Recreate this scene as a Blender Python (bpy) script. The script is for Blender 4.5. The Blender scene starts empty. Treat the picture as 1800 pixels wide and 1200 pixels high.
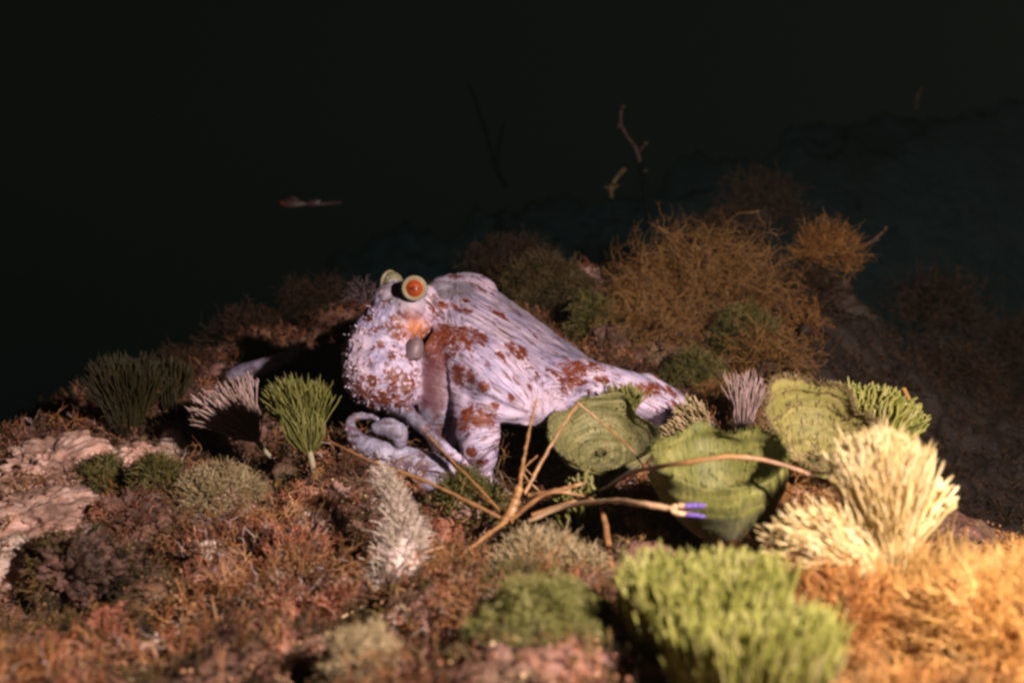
import bpy, math, random
import numpy as np
from mathutils import Vector
from mathutils.bvhtree import BVHTree

rng = np.random.default_rng(7)
random.seed(7)
scene = bpy.context.scene
col = scene.collection

# ------------------------------------------------------------------ camera, water glow, dive torch, exposure
T = math.tan(math.radians(22.5))
CAM = np.array([0.0, -1.1, 0.30]); PITCH = math.radians(12)
cam_d = bpy.data.cameras.new("camera"); cam = bpy.data.objects.new("camera", cam_d); col.objects.link(cam)
cam.location = CAM; cam.rotation_euler = (math.radians(90) - PITCH, 0, 0)
cam_d.angle = math.radians(45); cam_d.clip_start = 0.02; cam_d.clip_end = 200
cam_d.dof.use_dof = True; cam_d.dof.focus_distance = 1.06; cam_d.dof.aperture_fstop = 6.3
scene.camera = cam
scene.render.resolution_x = 1024; scene.render.resolution_y = 682
scene.cycles.filter_width = 2.8

world = bpy.data.worlds.new("World"); scene.world = world; world.use_nodes = True
nt = world.node_tree; nt.nodes.clear()
wo = nt.nodes.new('ShaderNodeOutputWorld'); bg = nt.nodes.new('ShaderNodeBackground')
tc = nt.nodes.new('ShaderNodeTexCoord'); sp = nt.nodes.new('ShaderNodeSeparateXYZ'); rp = nt.nodes.new('ShaderNodeValToRGB')
mr = nt.nodes.new('ShaderNodeMapRange'); mr.inputs[1].default_value = -0.45; mr.inputs[2].default_value = 0.15
nt.links.new(tc.outputs['Generated'], sp.inputs[0]); nt.links.new(sp.outputs[2], mr.inputs[0])
nt.links.new(mr.outputs[0], rp.inputs[0]); nt.links.new(rp.outputs[0], bg.inputs[0]); nt.links.new(bg.outputs[0], wo.inputs[0])
rp.color_ramp.elements[0].color = (0.0006, 0.0026, 0.0030, 1)
rp.color_ramp.elements[1].color = (0.0044, 0.0056, 0.0043, 1); rp.color_ramp.elements[1].position = 0.68
bg.inputs[1].default_value = 0.62

ld = bpy.data.lights.new("dive_torch", 'SPOT'); lamp = bpy.data.objects.new("dive_torch", ld); col.objects.link(lamp)
lamp.location = (0.42, -0.95, 0.47)
lamp.rotation_euler = (Vector((0.16, 0.05, -0.03)) - lamp.location).to_track_quat('-Z', 'Y').to_euler()
ld.energy = 92; ld.color = (1.0, 0.82, 0.74); ld.shadow_soft_size = 0.012
ld.spot_size = math.radians(128); ld.spot_blend = 0.9

vs = scene.view_settings; vs.view_transform = 'Standard'; vs.look = 'None'; vs.gamma = 1; vs.exposure = 0

# ------------------------------------------------------------------ helpers
cp, sn = math.cos(PITCH), math.sin(PITCH)
FWD = np.array([0, cp, -sn]); UP = np.array([0, sn, cp]); RT = np.array([1.0, 0, 0])
def ray(px, py):
    return FWD + RT * ((px - 900) / 900 * T) + UP * ((600 - py) / 900 * T)
def P(px, py, d): return CAM + ray(px, py) * d
def pxm(d): return T * d / 900          # metres per photo pixel at depth d

def _h(ix, iy, iz, seed):
    n = (ix * 374761393 + iy * 668265263 + iz * 2147483647 + seed * 974634777) & 0xffffffff
    n = ((n ^ (n >> 13)) * 1274126177) & 0xffffffff
    return ((n ^ (n >> 16)) & 0xffff) / 65535.0
def vnoise(p, seed=0):
    p = np.asarray(p, float); i = np.floor(p).astype(np.int64); f = p - i; f = f * f * (3 - 2 * f)
    out = 0
    for dx in (0, 1):
        for dy in (0, 1):
            for dz in (0, 1):
                w = (f[:, 0] if dx else 1 - f[:, 0]) * (f[:, 1] if dy else 1 - f[:, 1]) * (f[:, 2] if dz else 1 - f[:, 2])
                out = out + w * _h(i[:, 0] + dx, i[:, 1] + dy, i[:, 2] + dz, seed)
    return out * 2 - 1
def fbm(p, scale, octv=4, seed=0, gain=0.5):
    p = np.asarray(p, float) * scale; a = 1; s = 0
    for o in range(octv):
        s = s + a * vnoise(p + 17.3 * o, seed + o); a *= gain; p = p * 2.03
    return s
def unit(v):
    return v / np.maximum(np.linalg.norm(v, axis=-1, keepdims=True), 1e-9)

def tag(o, label=None, cat=None, group=None, kind=None):
    if label: o['label'] = label
    if cat: o['category'] = cat
    if group: o['group'] = group
    if kind: o['kind'] = kind
    return o
def empty(name, loc, label, cat, group=None):
    o = bpy.data.objects.new(name, None); col.objects.link(o); o.location = [float(v) for v in loc]
    o.empty_display_size = 0.02
    return tag(o, label, cat, group)
def mk(name, V, F, mat, parent=None, attrs=None, smooth=True, origin=None):
    V = np.asarray(V, float)
    off = np.array(parent.location) if parent is not None else (np.asarray(origin, float) if origin is not None else np.zeros(3))
    root = parent
    while root is not None and root.parent is not None:
        root = root.parent; off = off + np.array(root.location)
    V = V - off
    groups = F if isinstance(F, list) else [F]
    me = bpy.data.meshes.new(name); me.vertices.add(len(V)); me.vertices.foreach_set('co', V.astype(np.float32).ravel())
    idx = np.concatenate([g.ravel() for g in groups]); tot = np.concatenate([np.full(len(g), g.shape[1]) for g in groups])
    me.loops.add(len(idx)); me.polygons.add(len(tot))
    me.polygons.foreach_set('loop_start', np.concatenate([[0], np.cumsum(tot)[:-1]]).astype(np.int32))
    me.polygons.foreach_set('loop_total', tot.astype(np.int32))
    me.loops.foreach_set('vertex_index', idx.astype(np.int32))
    me.update(calc_edges=True)
    if smooth: me.polygons.foreach_set('use_smooth', np.ones(len(tot), bool))
    for k, a in (attrs or {}).items():
        at = me.attributes.new(k, 'FLOAT', 'POINT'); at.data.foreach_set('value', np.asarray(a, np.float32))
    me.materials.append(mat)
    o = bpy.data.objects.new(name, me); col.objects.link(o)
    if parent is not None: o.parent = parent
    elif origin is not None: o.location = [float(v) for v in origin]
    return o

def tubes(Pts, R, k=4, rnd=None):
    """Pts (M,n,3) R (M,n) -> verts, quads, attr"""
    M, n, _ = Pts.shape
    tan = unit(np.gradient(Pts, axis=1))
    ref = unit(np.cross(tan[:, :1], rng.normal(size=(M, 1, 3))))
    a = unit(ref - tan * (ref * tan).sum(-1, keepdims=True)); b = np.cross(tan, a)
    th = np.arange(k) * 2 * math.pi / k
    V = Pts[:, :, None] + R[:, :, None, None] * (a[:, :, None] * np.cos(th)[None, None, :, None] + b[:, :, None] * np.sin(th)[None, None, :, None])
    m, i, j = np.meshgrid(np.arange(M), np.arange(n - 1), np.arange(k), indexing='ij')
    j2 = (j + 1) % k; base = m * n * k
    Q = np.stack([base + i * k + j, base + i * k + j2, base + (i + 1) * k + j2, base + (i + 1) * k + j], -1).reshape(-1, 4)
    if rnd is None: rnd = rng.random(M)
    rv = np.repeat(rnd, n * k); sv = np.tile(np.repeat(np.linspace(0, 1, n), k), M)
    return V.reshape(-1, 3), Q, {'rnd': rv, 'along': sv}
def join(parts):
    V = []; Q = []; A = {}; o = 0
    for v, q, a in parts:
        V.append(v); Q.append(q + o); o += len(v)
        for k in a: A.setdefault(k, []).append(a[k])
    return np.concatenate(V), np.concatenate(Q), {k: np.concatenate(x) for k, x in A.items()}
def catmull(pts, m):
    pts = np.asarray(pts, float); n = len(pts)
    e = np.vstack([2 * pts[0] - pts[1], pts, 2 * pts[-1] - pts[-2]])
    t = np.linspace(0, n - 1, m); i = np.minimum(t.astype(int), n - 2); f = (t - i)[:, None]
    p0, p1, p2, p3 = e[i], e[i + 1], e[i + 2], e[i + 3]
    return 0.5 * (2 * p1 + (p2 - p0) * f + (2 * p0 - 5 * p1 + 4 * p2 - p3) * f ** 2 + (3 * p1 - p0 - 3 * p2 + p3) * f ** 3)

# ------------------------------------------------------------------ materials
def newmat(name):
    m = bpy.data.materials.new(name); m.use_nodes = True; n = m.node_tree
    b = n.nodes['Principled BSDF']; return m, n, b
def N(n, t, **kw):
    x = n.nodes.new(t)
    for k, v in kw.items():
        if k.startswith('i_'):
            x.inputs[int(k[2:])].default_value = v
        else: setattr(x, k, v)
    return x
def ramp(n, src, stops, interp='LINEAR'):
    r = n.nodes.new('ShaderNodeValToRGB'); r.color_ramp.interpolation = interp
    e = r.color_ramp.elements
    while len(e) < len(stops): e.new(0.5)
    for i, (p, c) in enumerate(stops):
        e[i].position = p; e[i].color = (*c, 1) if len(c) == 3 else c
    n.links.new(src, r.inputs[0]); return r
def noise(n, vec, scale, detail=4, rough=0.6, dist=0):
    x = N(n, 'ShaderNodeTexNoise'); x.inputs['Scale'].default_value = scale; x.inputs['Detail'].default_value = detail
    x.inputs['Roughness'].default_value = rough; x.inputs['Distortion'].default_value = dist
    if vec is not None: n.links.new(vec, x.inputs['Vector'])
    return x
def mixc(n, f, a, b, mode='MIX'):
    x = N(n, 'ShaderNodeMix', data_type='RGBA', blend_type=mode)
    for s, v in ((x.inputs[0], f), (x.inputs[6], a), (x.inputs[7], b)):
        if isinstance(v, (int, float)): s.default_value = v
        elif isinstance(v, tuple): s.default_value = (*v, 1)
        else: n.links.new(v, s)
    return x.outputs[2]
def mth(n, op, a, b=None, c=None):
    x = N(n, 'ShaderNodeMath', operation=op)
    for i, v in enumerate((a, b, c)):
        if v is None: continue
        if isinstance(v, (int, float)): x.inputs[i].default_value = v
        else: n.links.new(v, x.inputs[i])
    return x.outputs[0]
def attr(n, name): return N(n, 'ShaderNodeAttribute', attribute_name=name).outputs['Fac']
def bump(n, b, h, strength, dist):
    x = N(n, 'ShaderNodeBump'); x.inputs['Strength'].default_value = strength; x.inputs['Distance'].default_value = dist
    n.links.new(h, x.inputs['Height']); n.links.new(x.outputs[0], b.inputs['Normal'])

def algae(name, cols, patch=18, tip=None, rough=0.55, transl=0.25, spec=0.4, vary=0.0):
    """colour varies from strand to strand and in patches"""
    m, n, b = newmat(name)
    geo = N(n, 'ShaderNodeNewGeometry')
    nz = noise(n, geo.outputs['Position'], patch, 3)
    f = mth(n, 'ADD', mth(n, 'MULTIPLY', attr(n, 'rnd'), 0.55), mth(n, 'MULTIPLY', mth(n, 'SUBTRACT', nz.outputs[0], 0.22), 0.9))
    lo = noise(n, geo.outputs['Position'], patch * .35, 4)
    k = len(cols)
    r = ramp(n, f, [(i / (k - 1) * 0.9 + 0.05, c) for i, c in enumerate(cols)])
    c = mixc(n, vary, r.outputs[0], ramp(n, lo.outputs[0], [(.38, (.16, .15, .15)), (.5, (.8, .76, .72)), (.60, (1.5, 1.35, 1.3))]).outputs[0], 'MULTIPLY')
    if tip: c = mixc(n, mth(n, 'POWER', attr(n, 'along'), 3.0), c, tip)
    n.links.new(c, b.inputs['Base Color']); b.inputs['Roughness'].default_value = rough
    b.inputs['Specular IOR Level'].default_value = spec
    if transl:
        tr = N(n, 'ShaderNodeBsdfTranslucent'); n.links.new(c, tr.inputs[0]); ms = N(n, 'ShaderNodeMixShader'); ms.inputs[0].default_value = transl
        out = n.nodes['Material Output']; n.links.new(b.outputs[0], ms.inputs[1]); n.links.new(tr.outputs[0], ms.inputs[2]); n.links.new(ms.outputs[0], out.inputs[0])
    return m
M = {}
M['brush_green'] = algae('green_brush_algae', [(.06, .065, .015), (.14, .14, .03), (.25, .24, .06), (.34, .30, .14)], 60)
M['brush_front'] = algae('bright_green_brush_algae', [(.10, .11, .02), (.22, .23, .045), (.36, .35, .08), (.50, .43, .22)], 60)
M['brush_dark'] = algae('olive_brush_algae', [(.018, .014, .005), (.036, .028, .008), (.06, .045, .014)], 25)
M['brush_lilac'] = algae('faded_brush_algae', [(.20, .13, .09), (.44, .30, .27), (.56, .40, .40), (.32, .27, .11)], 40)
M['bleached'] = algae('bleached_brush_algae', [(.46, .32, .13), (.70, .53, .22), (.82, .67, .36), (.88, .77, .52)], 40)
M['pale_fuzz'] = algae('pale_fuzzy_stalk', [(.44, .38, .24), (.66, .53, .47), (.82, .67, .64), (.88, .76, .72)], 90)
M['tan'] = algae('tan_clump_algae', [(.16, .11, .05), (.34, .25, .12), (.50, .39, .22), (.62, .50, .32)], 45)
M['olive'] = algae('olive_clump_algae', [(.035, .033, .012), (.085, .08, .02), (.17, .145, .035), (.30, .22, .11)], 45)
M['brown'] = algae('brown_branching_algae', [(.10, .045, .018), (.22, .105, .03), (.32, .17, .05), (.36, .22, .12)], 22)
M['orange'] = algae('orange_branching_algae', [(.18, .07, .02), (.32, .14, .035), (.42, .22, .06)], 22)
M['straw'] = algae('straw_branching_algae', [(.26, .12, .03), (.52, .29, .07), (.70, .44, .14), (.82, .58, .25)], 30, vary=.5)
M['turf_red'] = algae('red_turf', [(.05, .015, .010), (.20, .055, .022), (.32, .12, .05), (.48, .26, .18), (.26, .16, .04)], 45, transl=0.15, vary=1.0)
M['turf_olive'] = algae('olive_turf', [(.03, .024, .01), (.08, .06, .018), (.16, .11, .035), (.32, .18, .08)], 45, transl=0.15, vary=1.0)
M['turf_orange'] = algae('orange_turf', [(.10, .04, .012), (.28, .12, .03), (.44, .23, .06), (.55, .33, .12)], 30, transl=0.15, vary=.7)
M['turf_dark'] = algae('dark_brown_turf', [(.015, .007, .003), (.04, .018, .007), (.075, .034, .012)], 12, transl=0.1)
M['olive_brown'] = algae('dim_olive_brown_algae', [(.025, .018, .008), (.06, .042, .014), (.12, .08, .03), (.20, .14, .07)], 40)
M['tangle'] = algae('tangled_brown_turf', [(.08, .03, .012), (.22, .09, .03), (.36, .19, .07), (.52, .36, .22)], 40, transl=.15, vary=1.0)
M['far'] = algae('distant_teal_growth', [(.004, .012, .014), (.01, .025, .03), (.03, .02, .015)], 5, transl=0)
M['foot'] = algae('blackish_stem', [(.001, .003, .003), (.003, .006, .007)], 5, transl=0, spec=.05)  # near-black colour stands in for stems fading into unlit water
M['dim_lilac'] = algae('dim_lilac_tuft', [(.06, .04, .04), (.14, .09, .10), (.20, .14, .16)], 40)
M['whip'] = algae('sea_whip', [(.018, .006, .003), (.038, .013, .006)], 30, tip=(.08, .045, .025), transl=0)
M['stem'] = algae('pale_stem', [(.30, .26, .16), (.44, .38, .26)], 60, transl=0.1)
M['stem_g'] = algae('green_stem', [(.10, .10, .04), (.22, .20, .09)], 60, transl=0.1)

def twig_mat(name, c1, c2, tip=None):
    m, n, b = newmat(name); geo = N(n, 'ShaderNodeNewGeometry')
    nz = noise(n, geo.outputs['Position'], 140, 5, 0.7)
    r = ramp(n, nz.outputs[0], [(.3, c1), (.65, c2), (.85, tuple(min(1, v * 1.5) for v in c2))])
    n.links.new(r.outputs[0], b.inputs['Base Color']); b.inputs['Roughness'].default_value = .42
    bump(n, b, nz.outputs[0], .5, .0006); return m
M['twig'] = twig_mat('dry_brown_twig', (.16, .07, .03), (.36, .19, .075))
M['twig_pale'] = twig_mat('pale_tan_twig', (.46, .28, .15), (.66, .44, .26))
M['violet'] = twig_mat('violet_tip', (.10, .05, .28), (.20, .12, .48))

def ground_mat():
    m, n, b = newmat('seabed_crust'); geo = N(n, 'ShaderNodeNewGeometry'); p = geo.outputs['Position']
    a = noise(n, p, 22, 6, .65); c = noise(n, p, 90, 6, .7); d = noise(n, p, 8, 3)
    base = ramp(n, a.outputs[0], [(.30, (.035, .02, .012)), (.45, (.11, .045, .025)), (.56, (.17, .10, .06)), (.68, (.10, .09, .03))])
    crust = ramp(n, c.outputs[0], [(.3, (.03, .012, .01)), (.5, (.22, .10, .07)), (.62, (.34, .17, .17)), (.8, (.55, .40, .36))])
    f = ramp(n, d.outputs[0], [(.42, (0, 0, 0)), (.6, (1, 1, 1))])
    cc = mixc(n, mth(n, 'MULTIPLY', f.outputs[0], .7), base.outputs[0], crust.outputs[0])
    sand = ramp(n, c.outputs[0], [(.25, (.30, .20, .15)), (.5, (.58, .42, .36)), (.75, (.74, .58, .52))])
    sm = ramp(n, mth(n, 'ADD', attr(n, 'sand'), mth(n, 'MULTIPLY', mth(n, 'SUBTRACT', a.outputs[0], .5), 1.0)), [(.42, (0, 0, 0)), (.58, (1, 1, 1))])
    cc = mixc(n, sm.outputs[0], cc, sand.outputs[0])
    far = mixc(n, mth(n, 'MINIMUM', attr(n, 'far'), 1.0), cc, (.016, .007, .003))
    n.links.new(far, b.inputs['Base Color']); b.inputs['Roughness'].default_value = .7
    vo = N(n, 'ShaderNodeTexVoronoi'); vo.inputs['Scale'].default_value = 260; n.links.new(p, vo.inputs[0])
    hgt = mth(n, 'ADD', mth(n, 'MULTIPLY', c.outputs[0], 1.0), mth(n, 'MULTIPLY', vo.outputs[0], .35))
    bump(n, b, hgt, .9, .004); return m
M['ground'] = ground_mat()
def rock_mat(name, c1, c2, c3, sc=1):
    m, n, b = newmat(name); geo = N(n, 'ShaderNodeNewGeometry'); p = geo.outputs['Position']
    a = noise(n, p, 55 * sc, 7, .7); c = noise(n, p, 260 * sc, 4, .7); g = noise(n, p, 20 * sc, 3)
    r = ramp(n, a.outputs[0], [(.28, c1), (.48, c2), (.68, c3)])
    cc = mixc(n, ramp(n, g.outputs[0], [(.5, (0, 0, 0)), (.66, (1, 1, 1))]).outputs[0], r.outputs[0], tuple(v * .45 for v in c2))
    n.links.new(cc, b.inputs['Base Color']); b.inputs['Roughness'].default_value = .6
    bump(n, b, mth(n, 'ADD', a.outputs[0], mth(n, 'MULTIPLY', c.outputs[0], .5)), .9, .003 / sc); return m
M['sandrock'] = rock_mat('pale_pink_sandy_rock', (.28, .13, .08), (.55, .32, .25), (.76, .55, .48))
M['goldrock'] = rock_mat('pale_golden_rubble', (.40, .20, .08), (.72, .50, .26), (.90, .76, .52))
M['darkrock'] = rock_mat('dark_encrusted_rock', (.02, .01, .008), (.08, .035, .022), (.20, .10, .07))
M['pinkrock'] = rock_mat('pink_coralline_rock', (.12, .05, .04), (.34, .19, .15), (.52, .34, .32))
M['redknob'] = rock_mat('rusty_red_encrusted_rock', (.06, .016, .01), (.22, .065, .03), (.38, .18, .11))
M['mound'] = rock_mat('brown_reef_mound', (.006, .003, .002), (.022, .010, .004), (.05, .025, .010))

def cup_mat(name, c1, c2, c3, kt=90, ks=26, wr=.25, wc=.5):
    m, n, b = newmat(name); geo = N(n, 'ShaderNodeNewGeometry')
    cv = N(n, 'ShaderNodeCombineXYZ'); n.links.new(mth(n, 'MULTIPLY', attr(n, 'ct'), kt * .1), cv.inputs[0]); n.links.new(mth(n, 'MULTIPLY', attr(n, 'along'), 3), cv.inputs[1])
    n.links.new(mth(n, 'MULTIPLY', attr(n, 'st'), kt * .1), cv.inputs[2])
    rad = noise(n, cv.outputs[0], 2.2, 5, .7)
    con = noise(n, None, 1, 4, .65); cv2 = N(n, 'ShaderNodeCombineXYZ')
    n.links.new(mth(n, 'MULTIPLY', attr(n, 'along'), ks), cv2.inputs[1]); n.links.new(mth(n, 'MULTIPLY', attr(n, 'ct'), 1.3), cv2.inputs[0]); n.links.new(mth(n, 'MULTIPLY', attr(n, 'st'), 1.3), cv2.inputs[2])
    n.links.new(cv2.outputs[0], con.inputs['Vector'])
    fz = noise(n, geo.outputs['Position'], 420, 3, .7)
    blot = noise(n, geo.outputs['Position'], 45, 4, .6)
    f = mth(n, 'ADD', mth(n, 'MULTIPLY', rad.outputs[0], wr), mth(n, 'ADD', mth(n, 'MULTIPLY', con.outputs[0], wc), mth(n, 'MULTIPLY', blot.outputs[0], .25)))
    r = ramp(n, f, [(.36, c1), (.5, c2), (.62, c3)])
    c = mixc(n, mth(n, 'MULTIPLY', fz.outputs[0], .35), r.outputs[0], tuple(v * .5 for v in c1))
    n.links.new(c, b.inputs['Base Color']); b.inputs['Roughness'].default_value = .6
    b.inputs['Sheen Weight'].default_value = .15
    bump(n, b, mth(n, 'ADD', mth(n, 'ADD', con.outputs[0], mth(n, 'MULTIPLY', rad.outputs[0], .25)), mth(n, 'MULTIPLY', fz.outputs[0], .18)), .55, .0018)
    tr = N(n, 'ShaderNodeBsdfTranslucent'); n.links.new(c, tr.inputs[0]); ms = N(n, 'ShaderNodeMixShader'); ms.inputs[0].default_value = .34
    n.links.new(b.outputs[0], ms.inputs[1]); n.links.new(tr.outputs[0], ms.inputs[2]); n.links.new(ms.outputs[0], n.nodes['Material Output'].inputs[0])
    return m
M['cup'] = cup_mat('green_cup_algae', (.09, .09, .03), (.28, .26, .09), (.56, .48, .25))
M['cup_big'] = cup_mat('deep_green_funnel_algae', (.06, .075, .012), (.22, .22, .045), (.46, .40, .13), 150, 9, .55, .2)
M['cup_yel'] = cup_mat('yellow_green_cup_algae', (.16, .15, .03), (.36, .32, .08), (.56, .46, .18), 70, 14)

# ------------------------------------------------------------------ seabed
ctrl = [  # photo column, photo row, distance from the camera
 (-300, 1250, .62), (0, 1200, .66), (300, 1200, .62), (600, 1200, .58), (900, 1220, .56), (1250, 1220, .58), (1500, 1200, .58), (1800, 1180, .60), (2100, 1150, .62),
 (0, 1000, .86), (300, 1000, .84), (600, 1000, .80), (900, 1020, .76), (1200, 1040, .74), (1450, 1010, .74), (1620, 1075, .74), (1800, 1115, .70), (2050, 1110, .72), (1760, 985, 1.15), (1640, 950, 1.12),
 (0, 860, 1.05), (250, 850, 1.02), (480, 850, 1.0), (700, 870, .97), (900, 900, .94), (1150, 880, .92), (1400, 880, .88), (1540, 950, .86),
 (0, 770, 1.3), (150, 730, 1.30), (330, 690, 1.30), (480, 680, 1.28), (640, 740, 1.2), (850, 790, 1.15), (1100, 790, 1.12), (1300, 790, 1.1), (1450, 800, 1.05),
 (420, 600, 1.50), (560, 560, 1.58), (760, 560, 1.45), (930, 480, 1.55), (1040, 480, 1.58), (1050, 560, 1.42), (1080, 620, 1.30), (1250, 640, 1.32), (1360, 660, 1.30), (1250, 500, 1.5), (1400, 500, 1.6),
 (1440, 720, 1.3), (1700, 860, 1.35), (1800, 900, 1.3), (2000, 950, 1.3), (1650, 700, 1.9), (1850, 700, 1.9), (1550, 640, 1.9), (1750, 640, 2.3)]
cw = [P(*c) for c in ctrl]
cw += [np.array(v) for v in ((-1.2, .35, -.35), (-.8, .55, -.33), (-.3, .8, -.25), (.3, 1.0, -.2), (-1.6, .2, -.5), (-1.3, -.4, -.12), (-2, -.6, -.2), (1.5, -.7, 0.0), (2, .3, -.15), (2.2, 1.3, -.75), (.9, 1.6, -.45), (0, -1.2, -.02), (-1, -1.2, -.03), (1, -1.2, -.02), (-1, 1.6, -.8), (-2, 1, -.9), (-2.2, 2, -1.2), (0, 2, -.5), (2, 2.1, -1.2))]
cw = np.array(cw)
def tps(c, z, lam=2e-4):
    n = len(c); r = np.linalg.norm(c[:, None] - c[None], axis=-1); K = r ** 2 * np.log(r + 1e-9)
    Pm = np.hstack([np.ones((n, 1)), c]); A = np.zeros((n + 3, n + 3)); A[:n, :n] = K + lam * np.eye(n); A[:n, n:] = Pm; A[n:, :n] = Pm.T
    w = np.linalg.solve(A, np.concatenate([z, np.zeros(3)]))
    def f(q):
        out = np.zeros(len(q))
        for s in range(0, len(q), 20000):
            qq = q[s:s + 20000]; r = np.linalg.norm(qq[:, None] - c[None], axis=-1)
            out[s:s + 20000] = (r ** 2 * np.log(r + 1e-9)) @ w[:n] + w[n] + qq @ w[n + 1:]
        return out
    return f
hf = tps(cw[:, :2], cw[:, 2])
def axis(vals):   # (from, to, step) pieces
    return np.unique(np.concatenate([np.arange(a, b, s) for a, b, s in vals]))
gx = axis([(-2.2, -.85, .03), (-.85, .85, .0042), (.85, 2.4, .03)]); gy = axis([(-1.3, -.62, .012), (-.62, .5, .0042), (.5, 2.2, .02)])
X, Y = np.meshgrid(gx, gy, indexing='ij'); q = np.stack([X.ravel(), Y.ravel()], 1)
Z = hf(q); q3 = np.column_stack([q, np.zeros(len(q))])
lump = fbm(q3, 14, 3, 3); fine = fbm(q3, 60, 4, 9, .6)
Z = Z + lump * .019 + fine * .0055 - np.maximum(0, fbm(q3, 22, 2, 31) - .25) * .045
sandc = [(95, 835, 110), (130, 905, 110), (50, 945, 80), (230, 815, 60), (1350, 975, 60), (300, 800, 50), (385, 965, 34), (545, 905, 30), (140, 1010, 44), (350, 1065, 34), (600, 1030, 24), (700, 1090, 26), (250, 1140, 40)]
near = np.column_stack([q, Z])
sand = np.zeros(len(q))
for px, py, dd_, r_, dp in ((570, 975, .85, .030, .035), (480, 1010, .82, .022, .025), (430, 748, 1.14, .035, .03), (235, 875, .98, .020, .028), (1010, 960, .85, .025, .03), (90, 1010, .84, .03, .02), (330, 1090, .73, .018, .022), (700, 1120, .68, .016, .02)):
    c_ = P(px, py, dd_); near[:, 2] -= dp * np.exp(-(((q[:, 0] - c_[0]) / (r_ * 1.3)) ** 2 + ((q[:, 1] - c_[1]) / r_) ** 2) ** 1.5)
nn = [len(gx), len(gy)]
I, J = np.meshgrid(np.arange(nn[0] - 1), np.arange(nn[1] - 1), indexing='ij'); a = (I * nn[1] + J).ravel()
GQ = np.stack([a, a + nn[1], a + nn[1] + 1, a + 1], 1)
def hitfun(V, F):
    bvh = BVHTree.FromPolygons([tuple(v) for v in V.tolist()], F.tolist())
    def hit(px, py):
        r = ray(px, py); h = bvh.ray_cast(Vector(CAM), Vector(r / np.linalg.norm(r)))
        return None if h[0] is None else np.array(h[0])
    hit.bvh = bvh
    return hit
ghit = hitfun(near, GQ)
def G(px, py, d=1.0):
    h = ghit(px, py); return P(px, py, d) if h is None else h
for px, py, r in sandc:
    c = G(px, py); dd = (c - CAM) @ FWD
    sand = np.maximum(sand, 1.15 - np.linalg.norm((near - c) * [1, .8, 1], axis=1) / (r * pxm(dd)) * .7)
sand = np.clip(sand, 0, 1)
far = np.clip((q[:, 0] - .28 + (q[:, 1] - .0) * .6) * 6, 0, 1) * np.clip((q[:, 1] + .12) * 6, 0, 1)  # rear right slope darkened in colour, as if torchlight fades out there
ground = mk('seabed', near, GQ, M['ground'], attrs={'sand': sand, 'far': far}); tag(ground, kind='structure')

# ------------------------------------------------------------------ builders for the growth
def grow(start, dirs, length, rad, levels, kids, ang, shrink=.75, npt=4, k=3, wig=.25, up=None, tipk=.35, rshrink=.8):
    """vectorised branching: returns tube parts"""
    parts = []; s, d = np.asarray(start, float), unit(np.asarray(dirs, float)); L = np.full(len(s), length) * rng.uniform(.7, 1.25, len(s)); R = rad
    rnd = rng.random(len(s))
    for lv in range(levels):
        m = len(s); pts = [s]; cur = s; dd = d
        for i in range(npt - 1):
            dd = unit(dd + rng.normal(size=(m, 3)) * wig + (0 if up is None else np.array(up)))
            cur = cur + dd * (L / (npt - 1))[:, None]; pts.append(cur)
        Pt = np.stack(pts, 1); last = lv == levels - 1
        rr = np.linspace(R, R * (tipk if last else rshrink), npt)[None] * rng.uniform(.8, 1.2, (m, 1))
        parts.append(tubes(Pt, rr, k, rnd))
        if last: break
        rep = np.repeat(np.arange(m), kids)
        drop = rng.random(len(rep)) > .12; rep = rep[drop]
        pos = rng.uniform(.55, 1, len(rep)); fi = pos * (npt - 1); i0 = np.minimum(fi.astype(int), npt - 2); f = (fi - i0)[:, None]
        s = Pt[rep, i0] * (1 - f) + Pt[rep, i0 + 1] * f
        pr = unit(np.cross(dd[rep], rng.normal(size=(len(rep), 3))))
        al = rng.normal(ang, ang * .3, len(rep))[:, None]
        d = dd[rep] * np.cos(al) + pr * np.sin(al); L = L[rep] * shrink; R *= rshrink; rnd = np.clip(rnd[rep] + rng.normal(0, .15, len(rep)), 0, 1)
    return parts

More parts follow.
